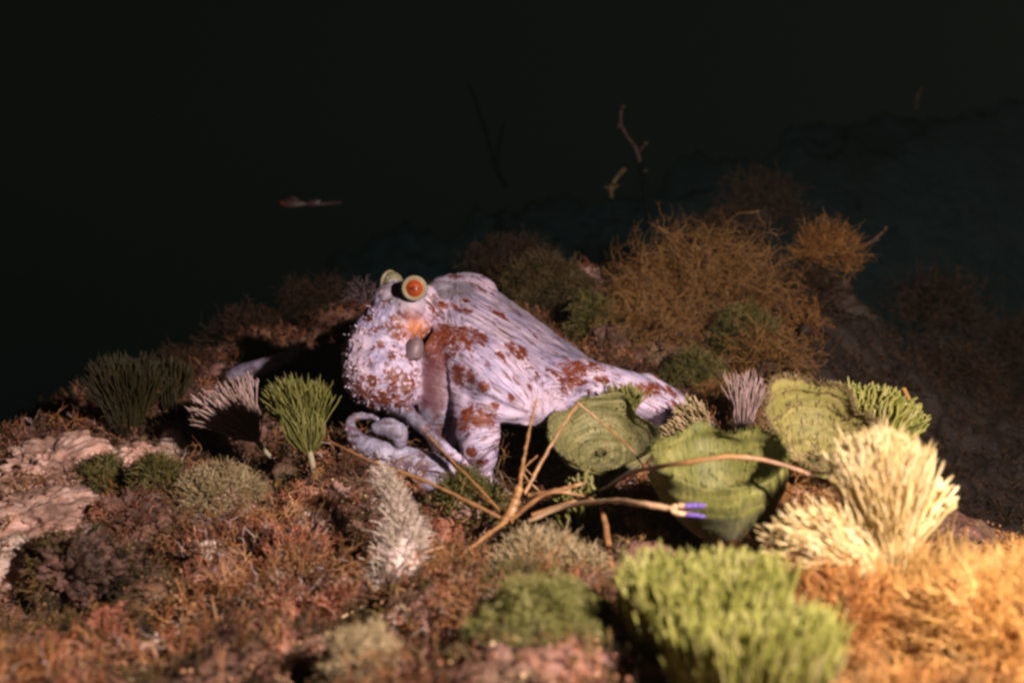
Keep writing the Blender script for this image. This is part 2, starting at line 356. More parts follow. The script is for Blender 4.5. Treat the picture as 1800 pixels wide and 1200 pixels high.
def frame(ax):
    ax = unit(np.asarray(ax, float)); a = unit(np.cross(ax, [0.13, 1, .2])); return ax, a, np.cross(a, ax)
def brush(name, label, base, axis_, stem, length, spread, n, r, mat, smat, group=None, cat='algae', flat=1.0, bend=.25, npt=7, tipr=.75, basew=0, mess=1, stemr=.0022, lenvar=.12, curl=0, k=4, side=None):
    """shaving-brush seaweed: a stem and a head of many filaments"""
    ax, a, b = frame(axis_)
    if side is not None: a = unit(np.asarray(side, float) - ax * (np.asarray(side) @ ax)); b = np.cross(ax, a)
    root = empty(name, base, label, cat, group)
    top = base + ax * stem
    sp_ = catmull([base - ax * .01, base + ax * stem * .5 + a * .001, top + ax * length * .12], 8)[None]
    mk('stem', *tubes(sp_, np.linspace(stemr * .8, stemr * 1.3, 8)[None], 7)[:2], smat, root, attrs={'rnd': np.full(56, .5), 'along': np.zeros(56)})
    u = np.sqrt(rng.random(n)); ph = rng.random(n) * 2 * math.pi
    al = u * spread
    d = unit(ax + (a * (np.tan(al) * np.cos(ph))[:, None]) + b * (np.tan(al) * np.sin(ph) * flat)[:, None])
    lobes = fbm(d * 1.0, 3.5, 2, len(label)) * .18
    L = length * (1 - lenvar * rng.random(n)) * (1 + lobes) * (1 - .10 * u)
    t = np.concatenate([np.linspace(0, .86, npt - 1), [.955, 1]])
    s0 = top + (d - ax * (d @ ax)[:, None]) * (stemr * 1.5 + basew / math.tan(max(spread, .1))) + ax * (rng.random(n) * length * .1)[:, None]
    dn = unit(np.cross(d, rng.normal(size=(n, 3))))
    Pt = s0[:, None] + d[:, None] * (L[:, None] * t)[..., None] + (ax * bend + dn * .12)[:, None] * (L[:, None] * t ** 2)[..., None] * (u[:, None, None] * .6)
    Pt += rng.normal(size=Pt.shape) * (r * .8) * t[None, :, None] + (np.cross(dn, d) * rng.normal(0, .05 * mess, (n, 1)))[:, None] * (L[:, None] * np.sin(t * 4.5))[..., None] + (dn * rng.normal(0, .05 * mess, (n, 1)))[:, None] * (L[:, None] * t)[..., None]
    prof = .55 + .45 * t; prof[-2] *= .62 + .25 * tipr; prof[-1] *= .25 * tipr
    R = r * prof[None] * rng.uniform(.75, 1.2, (n, 1))
    V, Q, A = tubes(Pt, R, k)
    mk('filaments', V, Q, mat, root, A)
    return root
def clump(name, label, c, rx, ry, rz, n, length, r, mat, core, group=None, cat='algae', levels=2, wig=.3, ang=.5, kids=2, upb=.15, k=3, corescale=.82):
    """rounded cushion or bush: a lumpy core with branching strands growing out of it"""
    root = empty(name, c - np.array([0, 0, rz * .6]), label, cat, group)
    d = unit(rng.normal(size=(n, 3))); d[:, 2] = np.where(d[:, 2] < -.35, -d[:, 2], d[:, 2])
    sc = np.array([rx, ry, rz]); lum = 1 + .42 * fbm(d, 2.9, 3, len(label))
    s = c + d * sc * lum[:, None] * rng.uniform(.72, .98, n)[:, None]
    dirs = unit(unit(d / sc) + np.array([0, 0, upb]) + rng.normal(size=(n, 3)) * wig)
    V, Q, A = join(grow(s, dirs, length, r, levels, kids, ang, wig=wig, k=k))
    mk('branches' if levels > 1 else 'filaments', V, Q, mat, root, A)
    v, f = ico(5); l2 = 1 + .34 * fbm(v, 2.6, 3, len(label)) + .05 * fbm(v, 9, 3, 5)
    mk('core', c + v * sc * (l2 * corescale)[:, None], f, core, root)
    return root
_ico = {}
def ico(s):
    if s not in _ico:
        import bmesh
        bm = bmesh.new(); bmesh.ops.create_icosphere(bm, subdivisions=s, radius=1)
        _ico[s] = (np.array([v.co[:] for v in bm.verts]), np.array([[v.index for v in f.verts] for f in bm.faces])); bm.free()
    return _ico[s]
def rock(name, label, c, rx, ry, rz, mat, seed=1, rough=.35, cat='rock', group=None, parent=None, sub=6):
    v, f = ico(sub)
    h = 1 + rough * fbm(v, 1.7, 4, seed) + rough * .35 * fbm(v, 7, 4, seed + 9, .6)
    V = c + v * np.array([rx, ry, rz]) * h[:, None]
    o = mk(name, V, f, mat, parent, origin=None if parent is not None else c - np.array([0, 0, rz * .5]))
    return tag(o, label, cat, group) if parent is None else o
def cup(name, label, rimc, axis_, R, H, mat, prof, wave=.08, ridges=9, ramp_=.0008, seed=1, open_=0.0, side=None, stem=None, lean=0, thick=.0007, fringe=None, fr=(.006, 2500), group=None):
    """cup or funnel seaweed: thin wavy wall of revolution with concentric growth ridges, on a short stem"""
    ax, a, b = frame(axis_)
    if side is not None: a = unit(np.asarray(side, float) - ax * (np.asarray(side) @ ax)); b = np.cross(ax, a)
    base = rimc - ax * H * prof(np.array([[1.0]]))[1][0, 0]
    root = empty(name, base - ax * (stem or .01), label, 'algae', group)
    ns, nt_ = 90, 260; s = np.linspace(0.02, 1, ns)[:, None]; th = (np.arange(nt_) / nt_ * 2 * math.pi)[None]
    c, si = np.cos(th) + 0 * s, np.sin(th) + 0 * s
    dirp = np.stack([c.ravel() * 1.2, si.ravel() * 1.2, (s + 0 * th).ravel() * 1.5], 1)
    nz = fbm(dirp, 1.15, 2, seed).reshape(ns, nt_); nz2 = fbm(dirp, 2.3, 1, seed + 5).reshape(ns, nt_)
    rho = R * prof(s)[0] * (1 + wave * (nz + .4 * nz2) * s); hh = H * prof(s)[1] * (1 + wave * .5 * nz2 * s) + H * wave * .6 * nz * s ** 2
    ph = s * ridges * 2 * math.pi + nz * 2.2
    rid = ramp_ * np.sin(ph) * (.5 + .5 * nz2 + .5)
    rho = rho + rid
    hh = hh + rid * 1.2
    def pt(rho, hh): return base + (a * rho[..., None] * c[..., None] + b * rho[..., None] * si[..., None]) + ax * (hh[..., None] + 0 * c[..., None]) + a * (lean * s ** 2 + 0 * th)[..., None]
    V1 = pt(rho, hh); V2 = pt(rho + thick, hh - thick * .8)
    V = np.concatenate([V1.reshape(-1, 3), V2.reshape(-1, 3)]); 
    i, j = np.meshgrid(np.arange(ns - 1), np.arange(nt_), indexing='ij'); j2 = (j + 1) % nt_
    q1 = np.stack([i * nt_ + j, i * nt_ + j2, (i + 1) * nt_ + j2, (i + 1) * nt_ + j], -1).reshape(-1, 4); o2 = ns * nt_
    jj = np.arange(nt_); jk = (jj + 1) % nt_; e = (ns - 1) * nt_
    rimq = np.stack([e + jj, e + jk, e + jk + o2, e + jj + o2], 1)
    at = {'along': np.tile((s + 0 * th).ravel(), 2), 'ct': np.tile(c.ravel(), 2), 'st': np.tile(si.ravel(), 2)}
    mk('blade', V, np.concatenate([q1, q1[:, ::-1] + o2, rimq]), mat, root, at)
    if stem:
        sp_ = catmull([base - ax * stem, base - ax * stem * .5 + a * .002, base + ax * .004], 8)[None]
        mk('stem', *tubes(sp_, np.linspace(.003, .004, 8)[None], 8)[:2], M['stem_g'], root, attrs={'rnd': np.full(64, .5), 'along': np.zeros(64)})
    if fringe:   # fuzzy fibres on wall and rim
        L, n = fr; idx = rng.integers(0, ns * nt_, n); idx[:n // 3] = rng.integers((ns - 3) * nt_, ns * nt_, n // 3)
        nrm = unit(np.cross(np.roll(V1, -1, 1) - V1, np.gradient(V1, axis=0))).reshape(-1, 3)
        upd = unit(np.gradient(V1, axis=0)).reshape(-1, 3); sg = rng.choice([-1, 1], n)[:, None]
        mk('fringe', *join(grow(V1.reshape(-1, 3)[idx], nrm[idx] * sg * .35 + upd[idx] * 1.0, L, .0005, 1, 1, .3, npt=4, k=3))[:2], fringe, root)
    return root
def twigs(name, mat, lines, parent, k=7, m=26, knots=True):
    """lines: list of (list of (px,py,d), r0, r1); one mesh each"""
    outs = []
    for pts, r0, r1 in lines:
        pw = catmull([P(*p) for p in pts], m); pw += rng.normal(size=pw.shape) * r0 * .10
        R = np.linspace(r0, r1, m) * (1 + .12 * rng.normal(size=m))
        if knots:
            for q_ in range(5, m - 3, 8): R[q_] *= 1.35
        R[-1] *= .3
        V, Q, A = tubes(pw[None], R[None], k); outs.append(mk(name, V, Q, mat, parent, A))
    return outs

# ------------------------------------------------------------------ octopus
def ball_chain(pts, m=None):
    """(px,py,depth,radius px) -> rings of a tapering limb with round ends"""
    pts = np.asarray(pts, float); m = m or 14 * len(pts)
    c = catmull(pts, m); W = np.array([P(*r[:3]) for r in c]); R = np.maximum(c[:, 3], 2) * pxm(1) * c[:, 2]
    out = []
    v, f = ico(3)
    V, Q, _ = tubes(W[None], R[None], 20); out.append((V, Q))
    for e in (0, -1):
        out.append((W[e] + v * R[e], f))
    return out
def ell(px, py, d, rx, ry, rd):
    v, f = ico(4); s = pxm(d); return [(P(px, py, d) + v[:, :1] * RT * rx * s + v[:, 1:2] * FWD * rd * s + v[:, 2:] * UP * ry * s, f)]
# the web: rows from the top silhouette down to the lower edge, left to right
rows = [
 [(762, 500, 1.17), (800, 481, 1.20), (838, 480, 1.22), (872, 508, 1.23), (922, 545, 1.23), (972, 582, 1.23), (1012, 610, 1.22), (1045, 634, 1.20), (1105, 652, 1.18), (1160, 668, 1.16), (1192, 690, 1.14)],
 [(757, 530, 1.10), (795, 520, 1.12), (838, 522, 1.13), (880, 540, 1.14), (925, 565, 1.15), (968, 598, 1.16), (1005, 622, 1.16), (1045, 645, 1.14), (1100, 660, 1.12), (1150, 676, 1.11), (1185, 700, 1.11)],
 [(758, 565, 1.06), (800, 565, 1.06), (842, 570, 1.07), (885, 582, 1.08), (925, 600, 1.10), (965, 622, 1.11), (1000, 640, 1.10), (1045, 657, 1.08), (1095, 672, 1.075), (1140, 690, 1.07), (1172, 712, 1.08)],
 [(770, 600, 1.045), (808, 605, 1.03), (848, 612, 1.03), (888, 622, 1.04), (925, 636, 1.06), (962, 652, 1.07), (998, 664, 1.07), (1040, 676, 1.06), (1085, 692, 1.06), (1125, 710, 1.06), (1158, 730, 1.07)],
 [(785, 640, 1.035), (815, 648, 1.02), (852, 655, 1.01), (890, 664, 1.02), (925, 676, 1.035), (960, 686, 1.05), (994, 692, 1.06), (1030, 702, 1.06), (1070, 716, 1.06), (1108, 732, 1.07), (1140, 750, 1.08)],
 [(790, 680, 1.03), (818, 690, 1.02), (852, 696, 1.005), (888, 704, 1.01), (922, 712, 1.02), (955, 720, 1.035), (988, 724, 1.05), (1022, 732, 1.08), (1060, 746, 1.08), (1098, 760, 1.09), (1128, 775, 1.10)],
 [(794, 722, 1.035), (820, 732, 1.01), (850, 738, 1.01), (884, 742, 1.015), (918, 746, 1.03), (950, 752, 1.045), (984, 758, 1.065), (1018, 766, 1.09), (1055, 780, 1.10), (1090, 790, 1.12), (1120, 800, 1.12)]]
rows = np.array(rows, float)
g1 = np.array([catmull(r, 120) for r in rows]); g2 = np.stack([catmull(g1[:, j], 80) for j in range(120)], 1)   # 80 x 120
# soft radial folds that run down towards the knot of the arms
kk = np.array([958., 735.]); dx = g2[..., 0] - kk[0]; dy = (g2[..., 1] - kk[1]); thf = np.arctan2(dy, dx); rf = np.hypot(dx, dy)
fold = np.sin(thf * 15 + .8 * np.sin(rf / 40)) * np.clip((190 - rf) / 150, 0, 1) * np.clip((rf - 15) / 50, 0, 1)
g2[..., 2] += fold * .0035 + .006 * np.sin((g2[..., 0] * .35 + g2[..., 1] * .94) / 21) * np.clip((g2[..., 0] - 860) / 80, 0, 1) * np.clip((640 - g2[..., 1]) / 60, 0, 1) * .8
F0 = np.array([[P(*c) for c in r] for r in g2]); B0 = F0 + FWD * .035 - UP * .004
nr, nc = F0.shape[:2]; Vw = np.concatenate([F0.reshape(-1, 3), B0.reshape(-1, 3)]); o2 = nr * nc
i, j = np.meshgrid(np.arange(nr - 1), np.arange(nc - 1), indexing='ij'); qa = np.stack([i * nc + j, (i + 1) * nc + j, (i + 1) * nc + j + 1, i * nc + j + 1], -1).reshape(-1, 4)
border = [(r, 0) for r in range(nr)] + [(nr - 1, c) for c in range(1, nc)] + [(r, nc - 1) for r in range(nr - 2, -1, -1)] + [(0, c) for c in range(nc - 2, 0, -1)]
bi = np.array([r * nc + c for r, c in border]); bj = np.roll(bi, -1)
web = [(Vw, np.concatenate([qa, qa[:, ::-1] + o2, np.stack([bj, bi, bi + o2, bj + o2], 1)]))]
parts = web
parts += ell(674, 655, 1.055, 72, 68, 66) + ell(668, 612, 1.06, 60, 62, 58) + ell(690, 568, 1.06, 52, 50, 50) + ell(640, 630, 1.065, 40, 58, 40) + ell(700, 680, 1.05, 46, 42, 46)
parts += ell(722, 560, 1.07, 46, 44, 48) + ell(770, 560, 1.10, 42, 38, 50) + ell(800, 590, 1.09, 40, 40, 45) + ell(704, 522, 1.065, 34, 30, 34)
parts += ell(690, 500, 1.085, 21, 20, 24) + ell(726, 512, 1.05, 25, 25, 26) + ell(716, 538, 1.048, 32, 28, 30) + ell(690, 530, 1.06, 34, 34, 34)                      # eye turrets
parts += ell(800, 508, 1.19, 48, 26, 40) + ell(775, 520, 1.165, 36, 26, 50) + ell(706, 512, 1.062, 22, 20, 24) + ell(750, 524, 1.10, 22, 24, 34) + ell(835, 515, 1.20, 40, 30, 40)                       # sac behind the head
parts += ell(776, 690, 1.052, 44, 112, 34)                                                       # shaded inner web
parts += ball_chain([(812, 650, 1.06, 18), (822, 700, 1.035, 28), (838, 748, 1.022, 40), (843, 790, 1.02, 34), (846, 822, 1.03, 22), (858, 846, 1.02, 13), (872, 850, 1.02, 8)])
parts += ball_chain([(955, 660, 1.10, 40), (1010, 672, 1.09, 44), (1075, 686, 1.085, 42), (1130, 702, 1.085, 40), (1165, 728, 1.07, 32), (1168, 755, 1.065, 22), (1172, 772, 1.06, 13)])
parts += ball_chain([(1130, 690, 1.12, 36), (1185, 712, 1.12, 26), (1225, 735, 1.12, 20), (1262, 765, 1.12, 12), (1290, 795, 1.13, 7)])
parts += ball_chain([(1168, 735, 1.06, 20), (1172, 752, 1.045, 16), (1160, 765, 1.04, 11), (1148, 772, 1.04, 6)])
parts += ball_chain([(800, 850, 1.03, 20), (760, 822, 1.02, 26), (710, 806, 1.01, 24), (662, 795, 1.01, 24), (628, 772, 1.015, 17), (616, 750, 1.02, 11), (624, 734, 1.02, 8), (646, 731, 1.02, 6), (664, 737, 1.015, 5)])
parts += ball_chain([(664, 752, 1.0, 12), (682, 750, 1.0, 17), (700, 760, 1.0, 16), (704, 778, 1.0, 11)])
parts += ball_chain([(690, 715, 1.04, 18), (716, 728, 1.02, 14), (748, 755, 1.0, 12), (776, 782, .99, 10.5), (806, 806, .99, 8), (842, 836, .985, 5)])
parts += ball_chain([(700, 800, 1.02, 16), (745, 842, 1.0, 18), (775, 848, 1.0, 14), (790, 866, 1.0, 10)])
parts += ball_chain([(700, 790, 1.10, 20), (560, 745, 1.20, 18), (460, 720, 1.34, 16), (410, 668, 1.30, 15), (440, 652, 1.28, 17), (474, 640, 1.27, 15), (504, 626, 1.26, 14), (514, 620, 1.26, 14)])
parts += ball_chain([(560, 738, 1.18, 17), (578, 742, 1.16, 16), (600, 748, 1.15, 9)])
V = []; F = []; o = 0
for v, f in parts:
    V.append(v); F += (f + o).tolist(); o += len(v)
V = np.concatenate(V)
me = bpy.data.meshes.new('raw'); me.from_pydata([tuple(x) for x in V.tolist()], [], F); me.update()
tmp = bpy.data.objects.new('raw', me); col.objects.link(tmp)
md = tmp.modifiers.new('r', 'REMESH'); md.mode = 'VOXEL'; md.voxel_size = .0014; md.adaptivity = 0
md = tmp.modifiers.new('s', 'SMOOTH'); md.factor = .6; md.iterations = 7
dg = bpy.context.evaluated_depsgraph_get(); ev = tmp.evaluated_get(dg); me2 = ev.to_mesh()
OV = np.empty(len(me2.vertices) * 3); me2.vertices.foreach_get('co', OV); OV = OV.reshape(-1, 3)
nrm = np.empty(len(me2.vertices) * 3); me2.vertex_normals.foreach_get('vector', nrm); nrm = nrm.reshape(-1, 3)
OF = np.array([p.vertices[:] for p in me2.polygons if len(p.vertices) == 4])
ev.to_mesh_clear(); bpy.data.objects.remove(tmp); print('octopus verts', len(OV))
ohit = hitfun(OV, OF)
def OH(px, py, d=1.05):
    h = ohit(px, py); return P(px, py, d) if h is None else h
# skin marks: fixed to the animal, by distance from points on its skin
patches = [(690, 572, 12), (702, 585, 11), (664, 604, 9), (640, 692, 12), (668, 702, 13), (700, 692, 15), (690, 660, 13), (716, 672, 12), (655, 668, 10), (685, 625, 8), (660, 580, 8), (940, 590, 6), (975, 655, 7), (930, 680, 6), (900, 700, 6), (870, 715, 6), (762, 540, 12), (780, 536, 9), (812, 545, 12), (800, 540, 8), (878, 552, 12), (888, 560, 8), (955, 568, 15), (965, 576, 12), (815, 590, 26), (838, 588, 18), (780, 588, 24), (750, 585, 14), (765, 610, 20), (745, 600, 16), (775, 630, 16),
  (905, 617, 17), (920, 616, 12), (880, 625, 8), (888, 634, 6), (805, 658, 15), (825, 664, 12), (850, 680, 9), (835, 500, 9), (848, 508, 9), (820, 528, 8), (800, 485, 10), (870, 520, 8), (1000, 648, 15), (1020, 645, 14), (1045, 641, 13), (1070, 640, 10), (1000, 668, 14), (992, 685, 8),
  (1058, 668, 9), (1075, 690, 7), (1100, 690, 7), (1130, 685, 13), (1150, 680, 14), (1165, 680, 14), (1180, 690, 10), (1120, 692, 8), (1185, 712, 7), (820, 735, 17), (840, 733, 14), (862, 740, 12), (880, 745, 10), (800, 745, 12), (830, 795, 7), (845, 815, 8), (1027, 672, 5), (945, 660, 5), (965, 650, 5)]
pm = np.zeros(len(OV))
for px, py, r in patches:
    c = OH(px, py); rr = r * pxm(1.06) * 1.5
    pm = np.maximum(pm, 1.5 - np.linalg.norm(OV - c, axis=1) / rr)
pm = np.clip(pm, 0, 1)
rel = OV - P(680, 650, 1.06); lx = rel @ RT / pxm(1.06); ly = -(rel @ UP) / pxm(1.06)                # animal's own right / down, in skin units
mant = np.clip((72 - (lx + np.maximum(0, -ly - 60) * .5)) / 14, 0, 1) * np.clip((80 - ly) / 14, 0, 1) * np.clip((lx + 95) / 10, 0, 1)
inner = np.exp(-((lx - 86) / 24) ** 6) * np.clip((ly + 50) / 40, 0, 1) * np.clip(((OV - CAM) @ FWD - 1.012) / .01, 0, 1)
kx, ky = 278., 85.
ang = np.arctan2(ly - ky, lx - kx); rad = np.hypot(lx - kx, ly - ky) / 100
alongd = (lx * .86 + ly * .5) / 100; acr = (-lx * .5 + ly * .86) / 100
upper = np.clip(((lx - 130) * .62 - (ly + 60)) / 40 + .2, 0, 1) * np.clip((lx - 100) / 40, 0, 1)       # the back edge, streaked lengthwise
sa = (1 - upper) * (ang * 1.7) + upper * (acr * 2.4); sb = (1 - upper) * rad * .5 + upper * alongd * .35
lower = np.clip(np.clip((ly - 62) / 10, 0, 1) * np.clip((115 - lx) / 8, 0, 1) + np.clip((-105 - lx) / 8, 0, .45), 0, 1)
# low relief: papillae on the mantle, streak folds on the web
relief = mant * np.maximum(0, vnoise(OV * 330, 4)) * .0016 + (1 - mant) * vnoise(np.column_stack([sa * 16, sb * 5, 0 * sa]), 8) * .0007 + vnoise(OV * 140, 12) * .0005
OV = OV + nrm * relief[:, None]
# raised papillae along the mantle's outline
cand = np.where((mant > .5) & (lx < 30))[0]; cand = cand[rng.permutation(len(cand))[:240]]
pl = rng.uniform(.0008, .0030, len(cand)) * np.clip(1.25 - (lx[cand] + 85) / 130, .35, 1.2)
dirn = unit(nrm[cand] + rng.normal(size=(len(cand), 3)) * .25); tt = np.linspace(-.15, 1, 4)
pv, pq, _ = tubes(OV[cand][:, None] + dirn[:, None] * (pl[:, None] * tt)[..., None], np.array([.0011, .0009, .0006, .0002])[None] * rng.uniform(.7, 1.2, (len(cand), 1)), 5)
np_ = len(pv) // max(1, len(cand)); rp = lambda a: np.concatenate([a, np.repeat(a[cand], np_)])
tipw = np.concatenate([np.zeros(len(OV)), np.tile(np.repeat([0, .3, .8, 1], 5), len(cand))])

m, n, b = newmat('octopus_skin'); geo = N(n, 'ShaderNodeNewGeometry'); pos = geo.outputs['Position']
sv = N(n, 'ShaderNodeCombineXYZ'); n.links.new(mth(n, 'MULTIPLY', attr(n, 'sa'), 14), sv.inputs[0]); n.links.new(mth(n, 'MULTIPLY', attr(n, 'sb'), 5), sv.inputs[1])
st = noise(n, sv.outputs[0], 1.0, 5, .62, .3)
big = noise(n, pos, 24, 3); mid = noise(n, pos, 130, 5, .65, .6); tiny = noise(n, pos, 620, 3, .7); wht = noise(n, pos, 260, 3, .6)
base = ramp(n, mth(n, 'ADD', mth(n, 'MULTIPLY', big.outputs[0], .5), mth(n, 'MULTIPLY', st.outputs[0], .5)), [(.34, (.16, .18, .33)), (.46, (.38, .33, .49)), (.6, (.72, .56, .68))])
c = mixc(n, mth(n, 'MULTIPLY', tiny.outputs[0], .30), base.outputs[0], (.30, .26, .38))
lines = ramp(n, st.outputs[0], [(.0, (1, 1, 1)), (.315, (1, 1, 1)), (.35, (0, 0, 0))])
lines2 = ramp(n, mid.outputs[0], [(.48, (0, 0, 0)), (.56, (1, 1, 1))])
nm = mth(n, 'SUBTRACT', 1.0, attr(n, 'mant'))
c = mixc(n, mth(n, 'MULTIPLY', mth(n, 'MULTIPLY', lines.outputs[0], nm), .75), c, (.17, .07, .06))
fl = ramp(n, mth(n, 'ADD', mth(n, 'MULTIPLY', st.outputs[0], .6), mth(n, 'MULTIPLY', mid.outputs[0], .4)), [(.435, (1, 1, 1)), (.475, (0, 0, 0))])
c = mixc(n, mth(n, 'MULTIPLY', mth(n, 'MULTIPLY', fl.outputs[0], nm), .8), c, (.15, .055, .03))
# brown blotches
pf = mth(n, 'ADD', attr(n, 'patch'), mth(n, 'ADD', mth(n, 'MULTIPLY', mth(n, 'SUBTRACT', mid.outputs[0], .5), 3.4), mth(n, 'MULTIPLY', mth(n, 'SUBTRACT', st.outputs[0], .5), 1.8)))
pmask = ramp(n, mth(n, 'MULTIPLY', pf, mth(n, 'MINIMUM', mth(n, 'MULTIPLY', attr(n, 'patch'), 4.0), 1.0)), [(.56, (0, 0, 0)), (.84, (1, 1, 1))])
ex = noise(n, pos, 62, 6, .7, .4)
extra = mth(n, 'MULTIPLY', ramp(n, mth(n, 'ADD', mth(n, 'MULTIPLY', ex.outputs[0], .75), mth(n, 'MULTIPLY', st.outputs[0], .25)), [(.335, (1, 1, 1)), (.375, (0, 0, 0))]).outputs[0], mth(n, 'MULTIPLY', nm, .85))
hole = ramp(n, mth(n, 'ADD', wht.outputs[0], mth(n, 'MULTIPLY', attr(n, 'mant'), .07)), [(.59, (0, 0, 0)), (.68, (1, 1, 1))])
brown = ramp(n, tiny.outputs[0], [(.3, (.07, .012, .005)), (.55, (.17, .034, .010)), (.75, (.26, .08, .022))])
bm = mth(n, 'MULTIPLY', mth(n, 'MAXIMUM', pmask.outputs[0], extra), mth(n, 'SUBTRACT', 1.0, mth(n, 'MULTIPLY', hole.outputs[0], mth(n, 'ADD', .55, mth(n, 'MULTIPLY', attr(n, 'mant'), .4)))))
c = mixc(n, bm, c, brown.outputs[0])
mo = noise(n, pos, 115, 6, .72, .5); ma = ramp(n, mth(n, 'ADD', mo.outputs[0], mth(n, 'MULTIPLY', attr(n, 'low'), .06)), [(.51, (0, 0, 0)), (.57, (1, 1, 1))])
mf = mth(n, 'MULTIPLY', mth(n, 'MULTIPLY', ma.outputs[0], attr(n, 'mant')), mth(n, 'SUBTRACT', 1.0, mth(n, 'MULTIPLY', hole.outputs[0], .8)))
c = mixc(n, mf, c, mixc(n, big.outputs[0], (.10, .018, .008), (.15, .055, .025)))
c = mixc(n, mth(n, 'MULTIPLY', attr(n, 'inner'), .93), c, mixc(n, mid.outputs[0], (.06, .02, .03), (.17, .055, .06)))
c = mixc(n, attr(n, 'cheek'), c, (.55, .19, .06))
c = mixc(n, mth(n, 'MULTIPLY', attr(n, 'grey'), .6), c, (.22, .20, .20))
lb = ramp(n, mth(n, 'ADD', mth(n, 'MULTIPLY', mid.outputs[0], .5), mth(n, 'MULTIPLY', big.outputs[0], .5)), [(.42, (.10, .05, .05)), (.5, (.20, .19, .27)), (.62, (.36, .35, .46))])
c = mixc(n, mth(n, 'MULTIPLY', attr(n, 'lower'), .9), c, lb.outputs[0])
c = mixc(n, mth(n, 'MULTIPLY', attr(n, 'tipw'), .35), c, (.66, .58, .60))
n.links.new(c, b.inputs['Base Color']); b.inputs['Roughness'].default_value = .36; b.inputs['Specular IOR Level'].default_value = .5
b.inputs['Subsurface Weight'].default_value = .12; b.inputs['Subsurface Radius'].default_value = (.004, .002, .0015); b.inputs['Subsurface Scale'].default_value = 1
bump(n, b, mth(n, 'ADD', mth(n, 'ADD', mth(n, 'MULTIPLY', tiny.outputs[0], .5), mth(n, 'MULTIPLY', mid.outputs[0], .7)), mth(n, 'MULTIPLY', st.outputs[0], .8)), .7, .0018)
octo_base = P(800, 830, 1.1)
octo = empty('octopus', octo_base, 'lilac white octopus with rusty brown blotches crouching on the reef, eyes raised', 'octopus')
cheek = np.exp(-(((lx - 52) / 20) ** 2 + ((ly + 77) / 26) ** 2)) * .8 + np.exp(-(((lx - 66) / 12) ** 2 + ((ly + 45) / 14) ** 2)) * .5
grey = np.clip(1.3 - np.hypot((lx - 10) / 30, (ly + 152) / 28), 0, 1) + np.clip(1.4 - np.hypot((lx - 40) / 34, (ly + 132) / 32), 0, 1) + .9 * np.clip(1.5 - np.hypot((lx - 108) / 42, (ly + 148) / 24), 0, 1) * (((OV - CAM) @ FWD) > 1.115)  # last term darkens the recessed sac lobe, its shade painted into the skin
low = np.clip((ly - 0) / 50, 0, 1)
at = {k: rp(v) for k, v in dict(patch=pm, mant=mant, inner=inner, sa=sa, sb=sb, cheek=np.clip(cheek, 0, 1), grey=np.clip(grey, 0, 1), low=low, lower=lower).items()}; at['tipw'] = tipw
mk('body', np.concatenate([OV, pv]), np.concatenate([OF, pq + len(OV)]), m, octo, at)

def simple(name, c, rough=.3, **kw):
    m, n, b = newmat(name); geo = N(n, 'ShaderNodeNewGeometry'); z = noise(n, geo.outputs['Position'], 500, 3)
    n.links.new(mixc(n, z.outputs[0], tuple(v * .6 for v in c), tuple(min(1, v * 1.35) for v in c)), b.inputs['Base Color']); b.inputs['Roughness'].default_value = rough
    bump(n, b, z.outputs[0], .4, .0006)
    return m
M['eye_lid'] = simple('olive_eye_ring', (.19, .165, .10), .5); M['iris'] = simple('orange_red_iris', (.28, .05, .014), .18); M['pupil'] = simple('dark_pupil', (.15, .022, .008), .08)
M['iris_gold'] = simple('golden_iris_rim', (.34, .17, .07), .3)
M['sucker'] = simple('pale_sucker_rim', (.42, .34, .36), .4); M['siphon'] = simple('grey_siphon', (.16, .105, .12), .5)
def eye(px, py, d, r, look):
    c = P(px, py, d); f = unit(np.array(look, float)); a_ = unit(np.cross(f, [0, 0, 1.0])); b_ = np.cross(a_, f); R = r * pxm(d)
    v, fc = ico(4)
    e = mk('eye', c + v * R * .93, fc, M['eye_lid'], octo)
    def ringf(rad, tube, off, name, mat):
        t = np.linspace(0, 2 * math.pi, 49)
        pth = c + f * off + (a_ * np.cos(t)[:, None] + b_ * np.sin(t)[:, None]) * rad
        Vr, Qr, Ar = tubes(pth[None], np.full((1, 49), tube), 10)
        mk(name, Vr, Qr, mat, e, Ar)
    ringf(R * .84, R * .17, R * .50, 'eyelid', M['eye_lid'])
    loc = v @ np.stack([a_, b_, f]); mk('iris', c + f * R * .30 + loc * R * .76, fc, M['iris'], e)
    ringf(R * .69, R * .05, R * .66, 'iris_ring', M['iris_gold'])
    sc = v[:, :1] * a_ * .40 + v[:, 1:2] * b_ * .18 + v[:, 2:] * f * .2
    mk('pupil', c + f * R * .95 + sc * R, fc, M['pupil'], e)
    return e
eye(728, 506, 1.033, 22.5, (.10, -1, .12))
eye(690, 496, 1.082, 20, (-.75, .6, .15))
v_, f_ = ico(4); hole_ = v_[:, 2] < -.55
sv_ = v_.copy(); sv_[hole_, 2] = -.55 - (-.55 - v_[hole_, 2]) * -.9        # the open, hollow end
mk('siphon', P(728, 618, 1.040) + (RT * (sv_[:, :1] * 17 + sv_[:, 2:] * 5) + FWD * sv_[:, 1:2] * 18 + UP * sv_[:, 2:] * 27) * pxm(1.0), f_, M['siphon'], octo)
